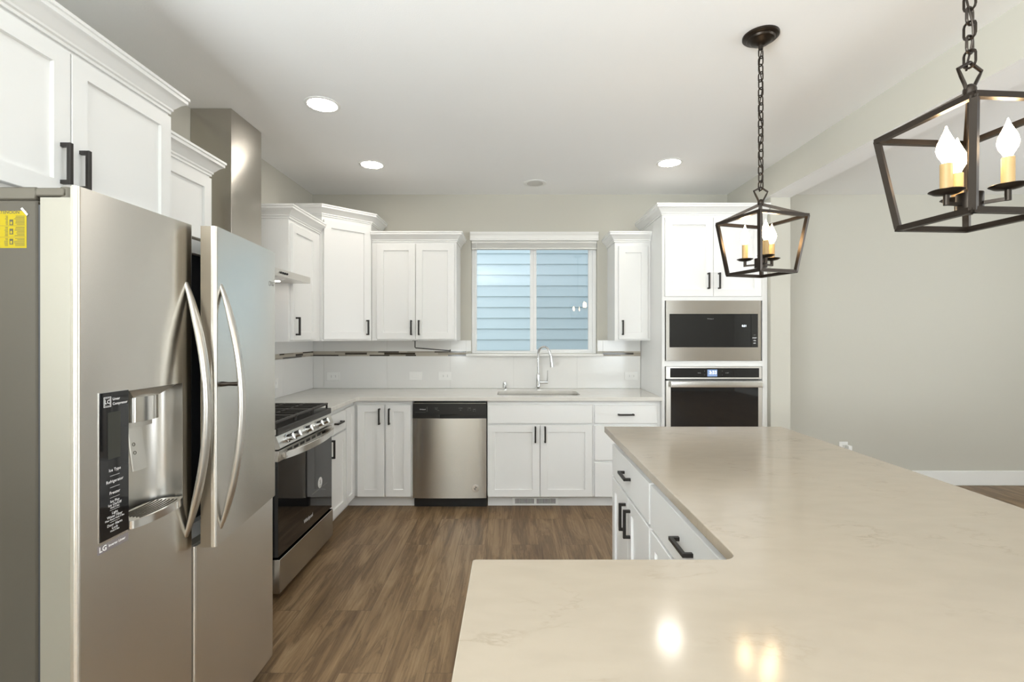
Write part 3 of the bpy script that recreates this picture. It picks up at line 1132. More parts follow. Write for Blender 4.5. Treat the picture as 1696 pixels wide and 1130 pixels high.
# ------------------------------------------------------------------ microwave and wall oven
def front_plate(b, x0, x1, z0, z1, hx0, hx1, hz0, hz1, y0, y1, mat, bev=0.0015):
    b.box(x0, hx0, y0, y1, z0, z1, mat)
    b.box(hx1, x1, y0, y1, z0, z1, mat)
    b.box(hx0, hx1, y0, y1, z0, hz0, mat)
    b.box(hx0, hx1, y0, y1, hz1, z1, mat)


r = thing('microwave', 'built-in stainless microwave above the wall oven', 'microwave', (TX, TY, 0))
b = MB()
b.box(0.05, 0.76, 0.022, 0.42, 1.20, 1.655, M['black'])
b.build('case', r)
b = MB()
front_plate(b, 0.026, 0.776, 1.1905, 1.6675, 0.052, 0.753, 1.297, 1.562, 0.000, 0.0205, M['steel'])
b.build('trim_frame', r)
b = MB()
b.box(0.0535, 0.6965, -0.002, 0.018, 1.2985, 1.5605, M['black_glass'], 0.001)
dg_ = b.build('door', r)
b = MB()
b.text('Whirlpool', 0.012, M['ink_grey'], on_front(0.375, -0.0026, 1.522))
b.build('brand_lettering', dg_)
b = MB()
b.text('0:31', 0.022, M['digits'], on_front(0.643, -0.0026, 1.466), bold=0.0004)
b.build('clock_digits', dg_)
b = MB()
b.box(0.6985, 0.7515, -0.002, 0.018, 1.2985, 1.5605, M['black_glass'], 0.001)
kp = b.build('control_strip', r)
for z, t_ in ((1.371, 'START'), (1.350, '+30s'), (1.329, 'OFF')):
    b = MB()
    b.text(t_, 0.011, M['ink_white'], on_front(0.7245, -0.0026, z), bold=0.0004)
    b.build('lettering', kp)
b = MB()
b.text('open', 0.009, M['ink_grey'], on_front(0.7245, -0.0026, 1.395))
b.build('lettering', kp)

r = thing('wall_oven', 'black glass wall oven with steel bar handle and lit clock', 'oven', (TX, TY, 0))
b = MB()
b.box(0.045, 0.765, 0.024, 0.58, 0.425, 1.135, M['black'])
b.build('case', r)
b = MB()
front_plate(b, 0.026, 0.782, 1.046, 1.1435, 0.058, 0.762, 1.058, 1.132, 0.0, 0.0225, M['steel_soft'])
b.box(0.0585, 0.7615, -0.001, 0.018, 1.0585, 1.1315, M['black_glass'])
cp = b.build('control_panel', r)
b = MB()
b.box(0.352, 0.430, -0.0018, -0.0008, 1.066, 1.121, M['lcd'])
b.text('3:33', 0.036, M['digits'], on_front(0.396, -0.0022, 1.096), bold=0.0006)
b.build('clock_display', cp)
for x, z, t_ in ((0.288, 1.094, 'BAKE'), (0.330, 1.110, 'o'), (0.330, 1.078, 'o'), (0.470, 1.110, 'o'), (0.470, 1.078, 'v'), (0.508, 1.094, 'START')):
    b = MB()
    b.text(t_, 0.010, M['ink_grey'], on_front(x, -0.0016, z))
    b.build('lettering', cp)
b = MB()
front_plate(b, 0.026, 0.782, 0.420, 1.033, 0.060, 0.752, 0.470, 0.985, -0.006, 0.0225, M['steel_soft'])
b.box(0.0605, 0.7515, -0.0075, 0.018, 0.4705, 0.9845, M['black_glass'])
dr = b.build('door', r)
b = MB()
b.box(0.050, 0.768, -0.052, -0.036, 0.984, 1.030, M['steel_bright'], 0.004, 2)
for x in (0.065, 0.741):
    b.box(x, x + 0.014, -0.038, -0.006, 0.994, 1.020, M['steel_soft'])
b.build('handle', dr)

# ------------------------------------------------------------------ range
r = thing('gas_range', 'stainless slide-in gas range with black glass oven door', 'range', (-1.222, 2.528, 0), RZ_L)
RW = 0.752
b = MB()
b.box(0.004, RW - 0.004, 0.046, 0.61, 0.03, 0.862, M['black'])
for x in (0.04, RW - 0.06):
    for y in (0.10, 0.55):
        b.box(x, x + 0.025, y, y + 0.025, 0.0005, 0.031, M['black'])
b.build('body', r)
b = MB()
b.box(0, RW, 0.004, 0.615, 0.862, 0.901, M['cooktop'], 0.006, 2)
ck = b.build('cooktop', r)
b = MB()
for cx, cy, rr_ in ((0.17, 0.17, 0.048), (0.17, 0.44, 0.038), (0.376, 0.30, 0.05), (0.58, 0.17, 0.038), (0.58, 0.44, 0.046)):
    b2 = MB()
    b2.lathe([(rr_ + 0.012, 0.0), (rr_ + 0.012, 0.006), (rr_, 0.008), (rr_, 0.013), (rr_ * 0.9, 0.016), (0, 0.016)], M['iron'], 24, Matrix.Translation((cx, cy, 0.901)), cap=False)
    b2.build('burner', r)
b.bm.free()
for gx0, gx1 in ((0.012, 0.255), (0.258, 0.494), (0.497, 0.740)):
    b = MB()
    y0, y1, z0, z1 = 0.022, 0.585, 0.922, 0.934
    t = 0.013
    b.box(gx0, gx1, y0, y0 + 0.020, z0, z1 + 0.001, M['iron'], 0.003)
    b.box(gx0, gx1, y1 - t, y1, z0, z1, M['iron'], 0.002)
    b.box(gx0, gx0 + t, y0 + 0.018, y1 - t, z0, z1, M['iron'], 0.002)
    b.box(gx1 - t, gx1, y0 + 0.018, y1 - t, z0, z1, M['iron'], 0.002)
    for k in range(1, 4):
        x = gx0 + (gx1 - gx0) * k / 4
        b.box(x - 0.005, x + 0.005, y0 + 0.018, y1 - t, z0 + 0.001, z1 + 0.003, M['iron'], 0.002)
    for y in (0.17, 0.30, 0.44):
        b.box(gx0 + t, gx1 - t, y - 0.005, y + 0.005, z0, z1 + 0.002, M['iron'], 0.002)
    for x in (gx0 + 0.002, gx1 - 0.012):
        for y in (y0 + 0.002, 0.30, y1 - 0.012):
            b.box(x, x + 0.010, y, y + 0.010, 0.9012, z0 + 0.002, M['iron'])
    b.build('grate', r)
b = MB()
b.prism([(0.0, 0.792), (-0.010, 0.800), (0.014, 0.860), (0.046, 0.860), (0.046, 0.792)], 0.0, RW, M['steel_soft'], mtx=Matrix(((0, 0, 1, 0), (1, 0, 0, 0), (0, 1, 0, 0), (0, 0, 0, 1))))
cp = b.build('control_panel', r)
tilt = math.atan2(0.024, 0.060)
for kx in (0.105, 0.190, 0.345, 0.505, 0.600):
    b = MB()
    mt = Matrix.Translation((kx, 0.0015, 0.831)) @ Matrix.Rotation(-tilt, 4, 'X') @ Matrix.Rotation(PI / 2, 4, 'X')
    b.lathe([(0.024, 0.0), (0.024, 0.004), (0.0185, 0.005), (0.0185, 0.034), (0.0165, 0.037), (0.0, 0.037)], M['chrome'], 22, mt, cap=False)
    b.box(-0.0035, 0.0035, -0.0185, 0.0185, 0.036, 0.041, M['steel_bright'], 0.001, mtx=mt)
    b.build('knob', r)
b = MB()
b.box(0.0, RW, 0.0, 0.046, 0.727, 0.784, M['steel_soft'], 0.002)
b.box(0.0, RW, 0.002, 0.046, 0.226, 0.7265, M['black_glass'], 0.001)
dr = b.build('oven_door', r)
b = MB()
for k in range(7):
    x = 0.10 + 0.08 * k
    b.box(x, x + 0.055, -0.0008, 0.001, 0.757, 0.772, M['black'])
b.build('vent_slots', dr)
hp = []
for i in range(25):
    u = i / 24
    hp.append((0.035 + (RW - 0.07) * u, -0.018 - 0.042 * math.sin(PI * u) ** 0.75, 0.755))
sec = [(-0.008, -0.017), (-0.008, 0.017), (-0.004, 0.020), (0.004, 0.020), (0.008, 0.017), (0.008, -0.017), (0.004, -0.020), (-0.004, -0.020)]
b = MB()
b.tube(hp, 1, M['steel_bright'], section=sec, up=(0, 0, 1))
for x in (0.035, RW - 0.06):
    b.box(x, x + 0.025, -0.028, 0.0, 0.740, 0.770, M['steel_bright'], 0.003)
b.build('handle', dr)
b = MB()
b.lathe([(0.0, 0), (0.034, 0), (0.034, 0.0008), (0, 0.0008)], M['ink_white'], 28, on_front(0.552, 0.0018, 0.453))
b.text('5', 0.034, M['ink_black'], on_front(0.552, 0.0006, 0.455), bold=0.0006)
b.text('YEAR', 0.010, M['ink_black'], on_front(0.552, 0.0006, 0.431))
b.box(0.43, 0.67, 0.0012, 0.002, 0.416, 0.4175, M['ink_grey'])
o = b.build('round_sticker', dr)
o['label'] = 'round white sticker on the oven glass'
b = MB()
b.text('Whirlpool', 0.030, M['ink_white'], on_front(0.376, 0.0012, 0.292), bold=0.0004)
b.build('brand_lettering', dr)
b = MB()
b.box(0.0, RW, -0.006, 0.046, 0.036, 0.214, M['steel'], 0.002)
b.build('storage_drawer', r)

# ------------------------------------------------------------------ hood
r = thing('range_hood', 'stainless chimney range hood over the gas range', 'range hood', (XL, 2.569, 1.748), RZ_L)
HW, HD = 0.762, 0.462
b = MB()
b.box(0.012, HW - 0.012, -HD + 0.012, -0.0005, 0.0, 0.012, M['steel_soft'])
b.box(0, HW, -HD, -HD + 0.012, 0.0, 0.042, M['steel_soft'])
b.box(0, 0.012, -HD + 0.012, -0.0005, 0.0, 0.042, M['steel_soft'])
b.box(HW - 0.012, HW, -HD + 0.012, -0.0005, 0.0, 0.042, M['steel_soft'])
b.box(0.012, HW - 0.012, -HD + 0.012, -0.0005, 0.030, 0.042, M['steel_soft'])
b.build('canopy', r)
b = MB()
b.box(0.213, 0.547, -0.236, -0.0008, 0.042, ZC - 1.748 - 0.001, M['steel'], 0.001)
b.build('chimney', r)
for k in range(4):
    b = MB()
    b.lathe([(0.0065, 0), (0.0065, 0.006), (0.005, 0.008), (0, 0.008)], M['black'], 14, on_front(0.335 + 0.026 * k, -HD - 0.0003, 0.021), cap=False)
    b.build('button', r)
for x in (0.16, 0.60):
    b = MB()
    b.lathe([(0.0, -0.002), (0.030, -0.002), (0.030, -0.0003), (0.0, -0.0003)], M['hood_lamp'], 20, Matrix.Translation((x, -0.30, 0)))
    b.build('lamp', r)
b = MB()
b.box(0.23, 0.53, -0.40, -0.06, -0.0015, -0.0002, M['steel_bright'])
b.build('grease_filter', r)

# ------------------------------------------------------------------ refrigerator
r = thing('refrigerator', 'stainless side-by-side refrigerator with ice dispenser and one door panel ajar', 'refrigerator', (-0.993, 1.1033, 0), RZ_L)
FB = 0.0925
b = MB()
b.box(0.0, 0.907, FB, 0.855, 0.03, 1.700, M['fridge_body'], 0.004)
b.box(0.004, 0.903, FB - 0.008, FB, 0.03, 1.690, M['gasket'])
for x in (0.05, 0.83):
    for y in (0.14, 0.78):
        b.cyl((x, y, 0.0005), (x, y, 0.031), 0.02, M['black'])
b.build('body', r)
b = MB()
b.box(0.0, 0.907, FB + 0.002, 0.42, 1.7003, 1.7305, M['fridge_cover'], 0.004)
b.box(0.0, 0.10, 0.030, FB + 0.004, 1.709, 1.7285, M['fridge_cover'], 0.003)
b.box(0.80, 0.905, 0.046, FB + 0.004, 1.7085, 1.7285, M['fridge_cover'], 0.003)
b.build('hinge_cover', r)
b = MB()
b.cyl((0.018, 0.034, 1.707), (0.018, 0.034, 1.731), 0.0155, M['fridge_cover'], 20)
b.cyl((0.018, 0.034, 1.7057), (0.018, 0.034, 1.708), 0.008, M['steel_bright'], 12)
b.build('hinge', r)
# lettered yellow sheet taped on the side (side faces local -x)
SIDE = Matrix(((0, 0, -1, 0), (-1, 0, 0, 0), (0, 1, 0, 0), (0, 0, 0, 1)))


def on_side(y, z, off=-0.0006):
    return Matrix.Translation((off, y, z)) @ SIDE


b = MB()
b.box(-0.0004, -0.0001, 0.1155, 0.262, 1.590, 1.675, M['yellow'])
st = b.build('attention_sheet', r)
st['label'] = 'yellow printed sheet taped to the side'
b = MB()
b.text('ATTENTION / ATENCION', 0.0098, M['ink_black'], on_side(0.188, 1.6715), bold=0.0002)
b.build('heading', st)
b = MB()
random.seed(11)
for col in (0.120, 0.158, 0.215):
    for k in range(22):
        z = 1.663 - k * 0.0032
        if k in (7, 15):
            continue
        wl = random.uniform(0.016, 0.024) if col != 0.158 else random.uniform(0.004, 0.008)
        b.box(-0.0008, -0.0005, col, col + wl, z - 0.0008, z + 0.0004, M['ink_black'])
for z in (1.648, 1.627, 1.604):
    b.box(-0.0008, -0.0005, 0.146, 0.154, z - 0.006, z + 0.007, M['ink_black'])
    b.box(-0.0009, -0.0006, 0.148, 0.152, z - 0.004, z + 0.002, M['yellow'])
for z in (1.6405, 1.6145):
    b.box(-0.0008, -0.0005, 0.118, 0.258, z, z + 0.0005, M['ink_black'])
b.build('lettering', st)
b = MB()
b.box(-0.0006, 0.0006, -0.0025, 0.0025, -0.0105, 0.0105, M['tape'], mtx=Matrix.Translation((-0.0015, 0.119, 1.673)) @ Matrix.Rotation(-0.72, 4, 'X'))
b.build('tape', st)

# freezer door with the dispenser opening
DX0, DX1, DZ0, DZ1 = 0.146, 0.353, 0.886, 1.247
DT, DB, DTOP = 0.085, 0.065, 1.706
FX1 = 0.404


def rounded(x0, x1, y0, y1, r0, r1):
    p = []
    p += arc(x0 + r0, y0 + r0, r0, PI, 1.5 * PI, 5)
    p += arc(x1 - r1, y0 + r1, r1, 1.5 * PI, 2 * PI, 5)
    p += [(x1, y1), (x0, y1)]
    return p


def fridge_front(b, x0, x1, z0, z1, r0, r1, mat_face, mat_edge, y0=0.0, y1=DT):
    """Door leaf: steel skin wrapping the front, painted sides behind it."""
    b.prism(rounded(x0, x1, y0, y0 + 0.016, r0, r1), z0, z1, mat_face, smooth=True)
    b.box(x0 + 0.0004, x1 - 0.0004, y0 + 0.016, y1, z0, z1, mat_edge)


b = MB()
# skin pieces around the dispenser opening
b.prism(rounded(0.0, DX0, 0.0, 0.016, 0.009, 0.0001), DB, DTOP + 0.027, M['fridge_steel'], smooth=True)
b.prism(rounded(DX1, FX1, 0.0, 0.016, 0.0001, 0.014), DB, DTOP + 0.027, M['fridge_steel'], smooth=True)
b.box(DX0, DX1, 0.0, 0.016, DB, DZ0, M['fridge_steel'])
b.box(DX0, DX1, 0.0, 0.016, DZ1, DTOP + 0.027, M['fridge_steel'])
b.box(0.0004, DX0, 0.016, DT, DB, DTOP, M['door_edge'])
b.box(DX1, FX1 - 0.0004, 0.016, DT, DB, DTOP, M['door_edge'])
b.box(DX0, DX1, 0.016, DT, DB, DZ0, M['door_edge'])
b.box(DX0, DX1, 0.016, DT, DZ1, DTOP, M['door_edge'])
b.box(DX0, DX1, 0.0815, DT - 0.0005, DZ0, DZ1, M['door_edge'])
fd = b.build('freezer_door', r)


def bow_handle(parent, x, z0, z1, depth, y_base=0.0, mtx=None, name='handle'):
    pts, rad = [], []
    n = 28
    for i in range(n + 1):
        u = i / n
        s = math.sin(PI * u)
        pts.append(Vector((x, y_base + 0.004 - (depth) * s ** 0.85, z0 + (z1 - z0) * u)))
        rad.append(0.55 + 0.45 * min(1, s * 2.2))
    sec = [(math.cos(2 * PI * k / 16) * 0.0165, math.sin(2 * PI * k / 16) * 0.0095) for k in range(16)]
    sec = [(math.copysign(abs(c) ** 0.75, c) * 0.0165 / 0.0165 ** 0.75 if c else 0, s_) for c, s_ in sec]
    b = MB()
    # section axes: a = t x up, with up along -y keeps the broad side across the door
    b.tube([tuple(p) for p in pts], 1, M['steel_soft'], section=sec, up=(0, -1, 0), radii=rad)
    if mtx is not None:
        bmesh.ops.transform(b.bm, matrix=mtx, verts=b.bm.verts)
    return b.build(name, parent)


bow_handle(fd, 0.372, 0.775, 1.552, 0.066)
# control strip
b = MB()
b.box(0.056, 0.1455, -0.0018, -0.0002, 0.889, 1.2515, M['steel_bright'])
b.box(0.0575, 0.1440, -0.0030, -0.0015, 0.8905, 1.2500, M['black_glass'])
cs = b.build('control_panel', r)
b = MB()
yy = -0.0034
b.text('Linear', 0.0090, M['ink_white'], on_front(0.0935, yy, 1.2325), align='LEFT', bold=0.0002)
b.text('Compressor', 0.0090, M['ink_white'], on_front(0.0935, yy, 1.2205), align='LEFT', bold=0.0002)
front_plate(b, 0.0675, 0.0890, 1.2145, 1.2395, 0.0687, 0.0878, 1.2157, 1.2383, yy - .0002, yy + .0002, M['ink_white'])
front_plate(b, 0.0705, 0.0860, 1.2175, 1.2365, 0.0712, 0.0853, 1.2182, 1.2358, yy - .0002, yy + .0002, M['ink_white'])
b.text('LC', 0.0135, M['ink_white'], on_front(0.0783, yy, 1.2270), bold=0.0003)
b.build('brand_lettering', cs)
for z, s, t_ in ((1.0570, 0.0105, 'Ice Type'), (1.0290, 0.0105, 'Refrigerator'), (1.0005, 0.0105, 'Freezer'), (0.9795, 0.0092, 'Ice Plus'), (0.9710, 0.0092, 'Ice On/Off'), (0.9640, 0.0062, 'Hold 3 Sec'),
                 (0.9505, 0.0092, 'Light'), (0.9420, 0.0092, 'Water Filter'), (0.9350, 0.0062, 'Filter Reset Hold 3 Sec'), (0.9220, 0.0092, 'Door Alarm'), (0.9135, 0.0092, 'Lock'), (0.9065, 0.0062, 'Hold 3 Sec')):
    b = MB()
    b.text(t_, s, M['ink_white'], on_front(0.1005, yy, z), bold=0.0001)
    b.build('lettering', cs)
b = MB()
for z in (1.0430, 1.0145, 0.9890, 0.9585, 0.9290):
    b.box(0.086, 0.115, yy - 0.0001, yy + 0.0002, z - 0.0003, z + 0.0003, M['ink_white'])
b.build('divider_lines', cs)
b = MB()
b.box(0.080, 0.118, yy + 0.0001, yy + 0.0005, 1.085, 1.200, principled('dim_display', (0.035, 0.035, 0.028), 0.3))
b.build('display_window', cs)
# dispenser cavity
cx, hw = (DX0 + DX1) / 2, (DX1 - DX0) / 2
b = MB()
bm = bmesh.new()
rows = []
for z in (DZ0, DZ1):
    row = []
    for i in range(25):
        a = PI * i / 24
        c_, s_ = math.cos(a), math.sin(a)
        x = cx - hw * math.copysign(abs(c_) ** 0.7, c_)
        y = 0.001 + 0.079 * abs(s_) ** 0.6
        row.append(bm.verts.new((x, y, z)))
    rows.append(row)
for i in range(24):
    bm.faces.new((rows[0][i], rows[0][i + 1], rows[1][i + 1], rows[1][i]))
bm.faces.new(rows[0])
bm.faces.new(rows[1])
bmesh.ops.recalc_face_normals(bm, faces=bm.faces)
bmesh.ops.reverse_faces(bm, faces=bm.faces)
b._take(bm, M['steel_soft'], None, True)
disp = b.build('dispenser_cavity', r)
b = MB()
pl = arc(0.188, 0.020, 0.010, PI, 1.5 * PI, 4) + [(0.205, 0.0065), (0.230, 0.0045), (0.255, 0.0065)] + arc(0.266, 0.020, 0.010, 1.5 * PI, 2 * PI, 4) + [(0.276, 0.055), (0.178, 0.055)]
b.prism(pl, 1.158, 1.224, M['steel_bright'], smooth=True)
b.prism([(0.185, 0.030), (0.27, 0.030), (0.27, 0.06), (0.185, 0.06)], 1.140, 1.158, M['steel_soft'])
s = bmesh.new()
lo = [(0.180, 0.012), (0.274, 0.012), (0.280, 0.062), (0.174, 0.062)]
hi = [(0.155, 0.004), (0.330, 0.004), (0.335, 0.070), (0.152, 0.070)]
va = [s.verts.new((x, y, 1.224)) for x, y in lo]
vb = [s.verts.new((x, y, 1.2455)) for x, y in hi]
for i in range(4):
    s.faces.new((va[i], va[(i + 1) % 4], vb[(i + 1) % 4], vb[i]))
s.faces.new(va)
s.faces.new(vb)
bmesh.ops.recalc_face_normals(s, faces=s.faces)
b._take(s, M['steel_soft'])
b.build('ice_chute', disp)
b = MB()
mt = Matrix.Translation((0.222, 0.046, 1.145)) @ Matrix.Rotation(-0.14, 4, 'X')
b.box(-0.026, 0.026, -0.003, 0.003, -0.125, 0.0, M['steel_soft'], 0.002, mtx=mt)
for z in (-0.052, -0.075):
    b.lathe([(0.005, 0), (0.005, 0.0006), (0.0038, 0.0006), (0.0038, 0)], M['ink_black'], 14, mt @ on_front(-0.012, -0.0031, z), cap=False)
b.build('paddle', disp)
tray = [(DX0 + 0.003, 0.0)] + [(cx - (hw - 0.003) * math.cos(PI * i / 20), -0.024 * math.sin(PI * i / 20)) for i in range(1, 20)] + [(DX1 - 0.003, 0.0)]
back = [(cx + (hw - 0.010) * math.cos(PI * i / 12), 0.004 + 0.060 * math.sin(PI * i / 12) ** 0.7) for i in range(0, 13)]
b = MB()
b.prism(tray + back, 0.8870, 0.9080, M['steel_bright'], smooth=False)
tr_ = b.build('drip_tray', disp)
b = MB()
for k in range(7):
    yk = -0.012 + 0.010 * k
    p = []
    for i in range(13):
        u = -0.75 + 1.5 * i / 12
        p.append((cx + hw * u * (0.92 - 0.02 * k), yk + 0.012 * u * u, 0.9084))
    b.tube(p, 0.0016, M['fridge_body'], 6)
b.build('tray_slots', disp)
b = MB()
b.box(0.054, 0.1460, -0.0008, -0.0002, 0.8615, 0.8820, M['foil'])
lb = b.build('model_sticker', fd)
lb['label'] = 'small metallic sticker below the control strip'
b = MB()
b.text('LG', 0.018, M['ink_white'], on_front(0.0680, -0.0012, 0.8720), bold=0.0006)
b.text('Inverter Linear', 0.0085, M['ink_white'], on_front(0.1100, -0.0012, 0.8725), bold=0.0003)
lt = b.build('sticker_lettering', fd)

# refrigerator door: lower front, recessed inner frame and the hinged outer panel standing ajar
b = MB()
fridge_front(b, 0.4105, 0.907, DB, 0.727, 0.010, 0.009, M['fridge_steel'], M['door_edge'])
front_plate(b, 0.4125, 0.905, 0.7275, 1.704, 0.455, 0.865, 0.775, 1.66, 0.048, DT, M['plate'])
b.box(0.455, 0.865, 0.074, DT, 0.775, 1.66, M['gasket'])
b.build('fresh_food_door', r)
far = Vector((0.903, -0.0110, 0))
near = Vector((0.4075, -0.0685, 0))
dv = (near - far)
PL = dv.length
ang = math.atan2(-dv.y, -dv.x)
mt = Matrix.Translation(near) @ Matrix.Rotation(ang, 4, 'Z')
b = MB()
b.prism(rounded(0.0, PL, 0.0, 0.016, 0.008, 0.008), 0.7285, DTOP + 0.027, M['fridge_steel'], mtx=mt, smooth=True)
b.box(0.0008, PL - 0.0008, 0.016, 0.047, 0.7285, DTOP + 0.026, M['panel_edge'], mtx=mt)
b.box(0.03, PL - 0.03, 0.047, 0.052, 0.76, DTOP - 0.03, M['gasket'], mtx=mt)
op = b.build('outer_door_panel', r)
op['label'] = 'outer door panel standing slightly ajar'
bow_handle(op, 0.034, 0.775, 1.553, 0.066, mtx=mt)
b = MB()
mb_ = mt @ Matrix.Rotation(PI / 2, 4, 'X')
b.lathe([(0.0085, 0.0), (0.0075, 0.012), (0.006, 0.02), (0.007, 0.045), (0.008, 0.056)], M['bronze'], 14, mt @ Matrix.Translation((0.034, 0, 1.235)) @ Matrix.Rotation(PI / 2, 4, 'X'))
b.build('release_button', op)
b = MB()
b.lathe([(0.0100, 0), (0.0100, 0.0005), (0.0088, 0.0005), (0.0088, 0)], M['ink_grey'], 22, mt @ on_front(PL - 0.062, -0.0004, 1.600), cap=False)
b.text('LG', 0.022, M['ink_grey'], mt @ on_front(PL - 0.034, -0.0006, 1.600), bold=0.0004)
b.build('logo', op)

# ------------------------------------------------------------------ ceiling fixtures
for x, y, lab in ((-1.074, 2.736, 'round lit recessed ceiling light nearest the hood chimney'),
                  (-1.072, 3.697, 'round lit recessed ceiling light above the corner by the diagonal cabinet'),
                  (1.193, 3.657, 'round lit recessed ceiling light in front of the tall oven cabinet')):
    t = thing('recessed_light', lab, 'ceiling light', (x, y, ZC), 0, 'recessed kitchen ceiling lights')
    b = MB()
    b.lathe([(0.078, -0.003), (0.082, -0.006), (0.096, -0.004), (0.098, -0.0004), (0.078, -0.0004)], M['plate'], 40, cap=False)
    b.build('trim_ring', t)
    b = MB()
    b.lathe([(0.0, -0.0035), (0.079, -0.0035), (0.079, -0.0008), (0.0, -0.0008)], M['can'], 40)
    b.build('lens', t)
t = thing('ceiling_speaker', 'round unlit white ceiling grille near the window wall', 'ceiling grille', (0.197, 4.150, ZC))
b = MB()
b.lathe([(0.070, -0.004), (0.078, -0.007), (0.098, -0.004), (0.100, -0.0004), (0.070, -0.0004)], M['plate'], 40, cap=False)
b.build('trim_ring', t)
b = MB()
b.lathe([(0.0, -0.0020), (0.072, -0.0020), (0.072, -0.0006), (0.0, -0.0006)], M['speaker'], 40)
b.build('grille', t)


# ------------------------------------------------------------------ pendants
def bar(b, p, q, w=0.0132, mat=None, ext=0.0):
    p, q = Vector(p), Vector(q)
    d = (q - p).normalized()
    p, q = p - d * ext, q + d * ext
    h = w / 2
    b.tube([p, q], 1, mat or M['bronze'], section=[(-h, -h), (h, -h), (h, h), (-h, h)], up=(0, 0, 1) if abs(d.z) < 0.95 else (math.cos(0.5), math.sin(0.5), 0))
    for f in b.bm.faces:
        f.smooth = False


def chain_link(b, c, along, L, Wd, r, rot):
    pts = []
    n = 7
    for side in (1, -1):
        for i in range(n):
            a = PI * i / (n - 1)
            pts.append((side * Wd / 2 * math.cos(a), side * (L / 2 - Wd / 2) + side * Wd / 2 * math.sin(a)))
    P = [Vector((u * math.cos(rot), u * math.sin(rot), v)) + c for u, v in pts]
    b.tube(P, r, M['bronze'], 6, closed=True, up=(-math.sin(rot), math.cos(rot), 0))


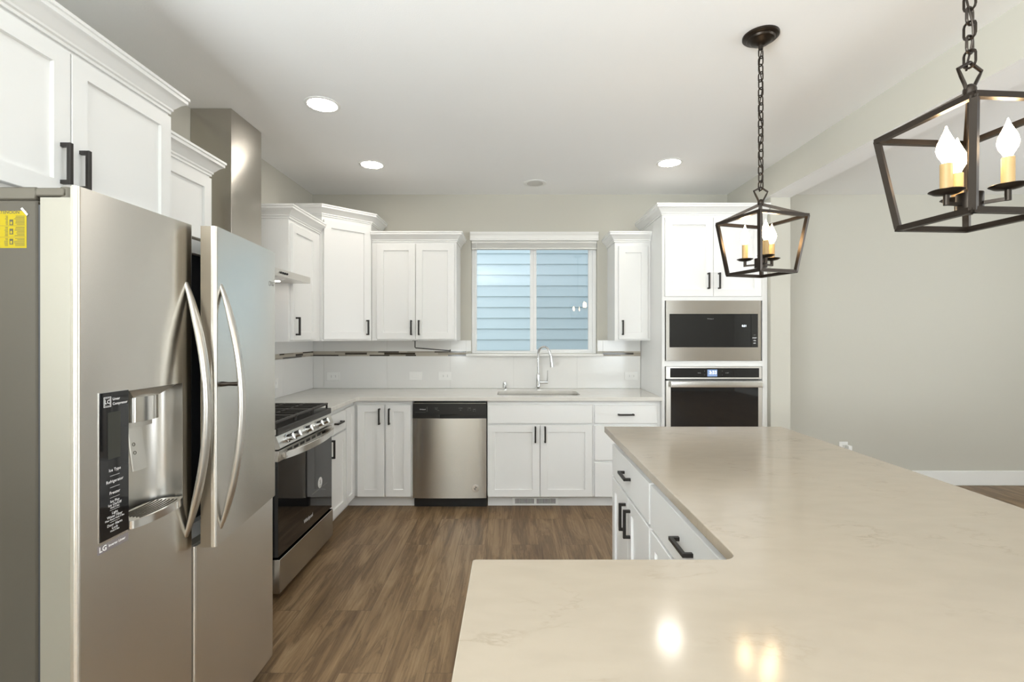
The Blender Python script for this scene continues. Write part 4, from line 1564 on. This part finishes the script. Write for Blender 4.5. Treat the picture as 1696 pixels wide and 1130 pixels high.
def pendant(loc, a0, label, cand):
    t = thing('pendant_lantern', label, 'pendant lamp', loc, 0, 'lantern pendants over the island')
    z0 = -ZC
    b = MB()
    b.lathe([(0.074, -0.0006), (0.074, -0.008), (0.068, -0.014), (0.058, -0.016), (0.054, -0.023), (0.042, -0.027), (0.036, -0.035), (0.020, -0.039), (0.011, -0.046), (0.009, -0.062), (0.0, -0.062)][::-1], M['bronze'], 40, cap=False)
    b.build('canopy', t)
    ztop, zb = -0.062, 2.028 + z0
    b = MB()
    n = 18
    pitch = (ztop - zb) / n
    for k in range(n):
        chain_link(b, Vector((0, 0, ztop - pitch * (k + 0.5))), None, pitch + 0.0085, 0.023, 0.0029, 0.35 + (k % 2) * PI / 2)
    b.build('chain', t)
    b = MB()
    pts = []
    for k in range(n * 3 + 1):
        u = k / (n * 3)
        pts.append((0.006 * math.cos(u * 21), 0.006 * math.sin(u * 21), -0.05 + (2.02 + z0 + 0.05) * u))
    pts[0] = (0, 0, -0.05)
    b.tube(pts, 0.0023, M['bronze'], 6)
    b.build('cord', t)
    zh = 1.966 + z0                      # hub under the hanging loop
    b = MB()
    ca, sa = math.cos(0.15), math.sin(0.15)
    for s in (-1, 1):
        P = [(0, 2.037), (s * 0.033, 2.019), (s * 0.024, 2.002), (s * 0.014, 1.984), (s * 0.010, 1.974)]
        b.tube([(u * ca, u * sa, z + z0) for u, z in P], 0.0040, M['bronze'], 8)
    b.lathe([(0.010, -0.008), (0.013, -0.004), (0.013, 0.008), (0.010, 0.014), (0.006, 0.018)], M['bronze'], 16, Matrix.Translation((0, 0, zh)))
    b.build('hanging_loop', t)
    zr, zl = 1.895 + z0, 1.662 + z0      # upper and lower square rings
    R1, R2 = 0.175, 0.132
    up_ = [Vector((R1 * math.cos(a0 + k * PI / 2), R1 * math.sin(a0 + k * PI / 2), zr)) for k in range(4)]
    lo_ = [Vector((R2 * math.cos(a0 + k * PI / 2), R2 * math.sin(a0 + k * PI / 2), zl)) for k in range(4)]
    hub = Vector((0, 0, zh - 0.002))
    b = MB()
    for k in range(4):
        k2 = (k + 1) % 4
        bar(b, up_[k], up_[k2], ext=0.004)
        bar(b, lo_[k], lo_[k2], ext=0.004)
        bar(b, up_[k], lo_[k])
        bar(b, hub, up_[k], 0.011)
    b.build('cage', t)
    b = MB()
    b.cyl((0, 0, 1.69 + z0), (0, 0, zh), 0.0050, M['bronze'], 12)
    b.lathe([(0.0, -0.030), (0.006, -0.030), (0.009, -0.022), (0.0255, -0.020), (0.0255, 0.020), (0.010, 0.022), (0.008, 0.030)], M['bronze'], 20, Matrix.Translation((0, 0, 1.706 + z0)), cap=False)
    b.build('stem', t)
    for a in cand:
        ex = Vector((math.cos(a), math.sin(a), 0))
        c0 = ex * 0.064
        b = MB()
        bar(b, ex * 0.022 + Vector((0, 0, 1.700 + z0)), c0 + Vector((0, 0, 1.700 + z0)), 0.0075)
        b.cyl(c0 + Vector((0, 0, 1.696 + z0)), c0 + Vector((0, 0, 1.722 + z0)), 0.0062, M['bronze'], 12)
        b.lathe([(0.0, 0.0), (0.010, 0.0), (0.024, 0.003), (0.034, 0.0095), (0.033, 0.0105), (0.022, 0.005), (0.0, 0.004)], M['bronze'], 28, Matrix.Translation(c0 + Vector((0, 0, 1.720 + z0))), cap=False)
        arm = b.build('candle_arm', t)
        b = MB()
        b.lathe([(0.0125, 0.0), (0.0120, 0.004), (0.0120, 0.068), (0.009, 0.070), (0.0, 0.070)], M['candle'], 18, Matrix.Translation(c0 + Vector((0, 0, 1.7245 + z0))))
        b.build('candle_sleeve', arm)
        b = MB()
        b.lathe([(0.0, 0.0), (0.007, 0.0), (0.0105, 0.008), (0.0170, 0.020), (0.0195, 0.032), (0.0165, 0.047), (0.0095, 0.063), (0.0042, 0.076), (0.0014, 0.086), (0.0, 0.088)], M['bulb'], 20, Matrix.Translation(c0 + Vector((0, 0, 1.7950 + z0))))
        b.build('bulb', arm)
    return t


D = math.radians
pendant((1.0835, 1.1435, ZC), D(-131), 'dark bronze lantern pendant nearest the viewer with its chain leaving the frame', (D(-53), D(-172), D(67)))
pendant((1.0855, 2.108, ZC), D(-118.5), 'dark bronze lantern pendant in front of the oven cabinet with its canopy in view', (D(-100), D(20), D(140)))
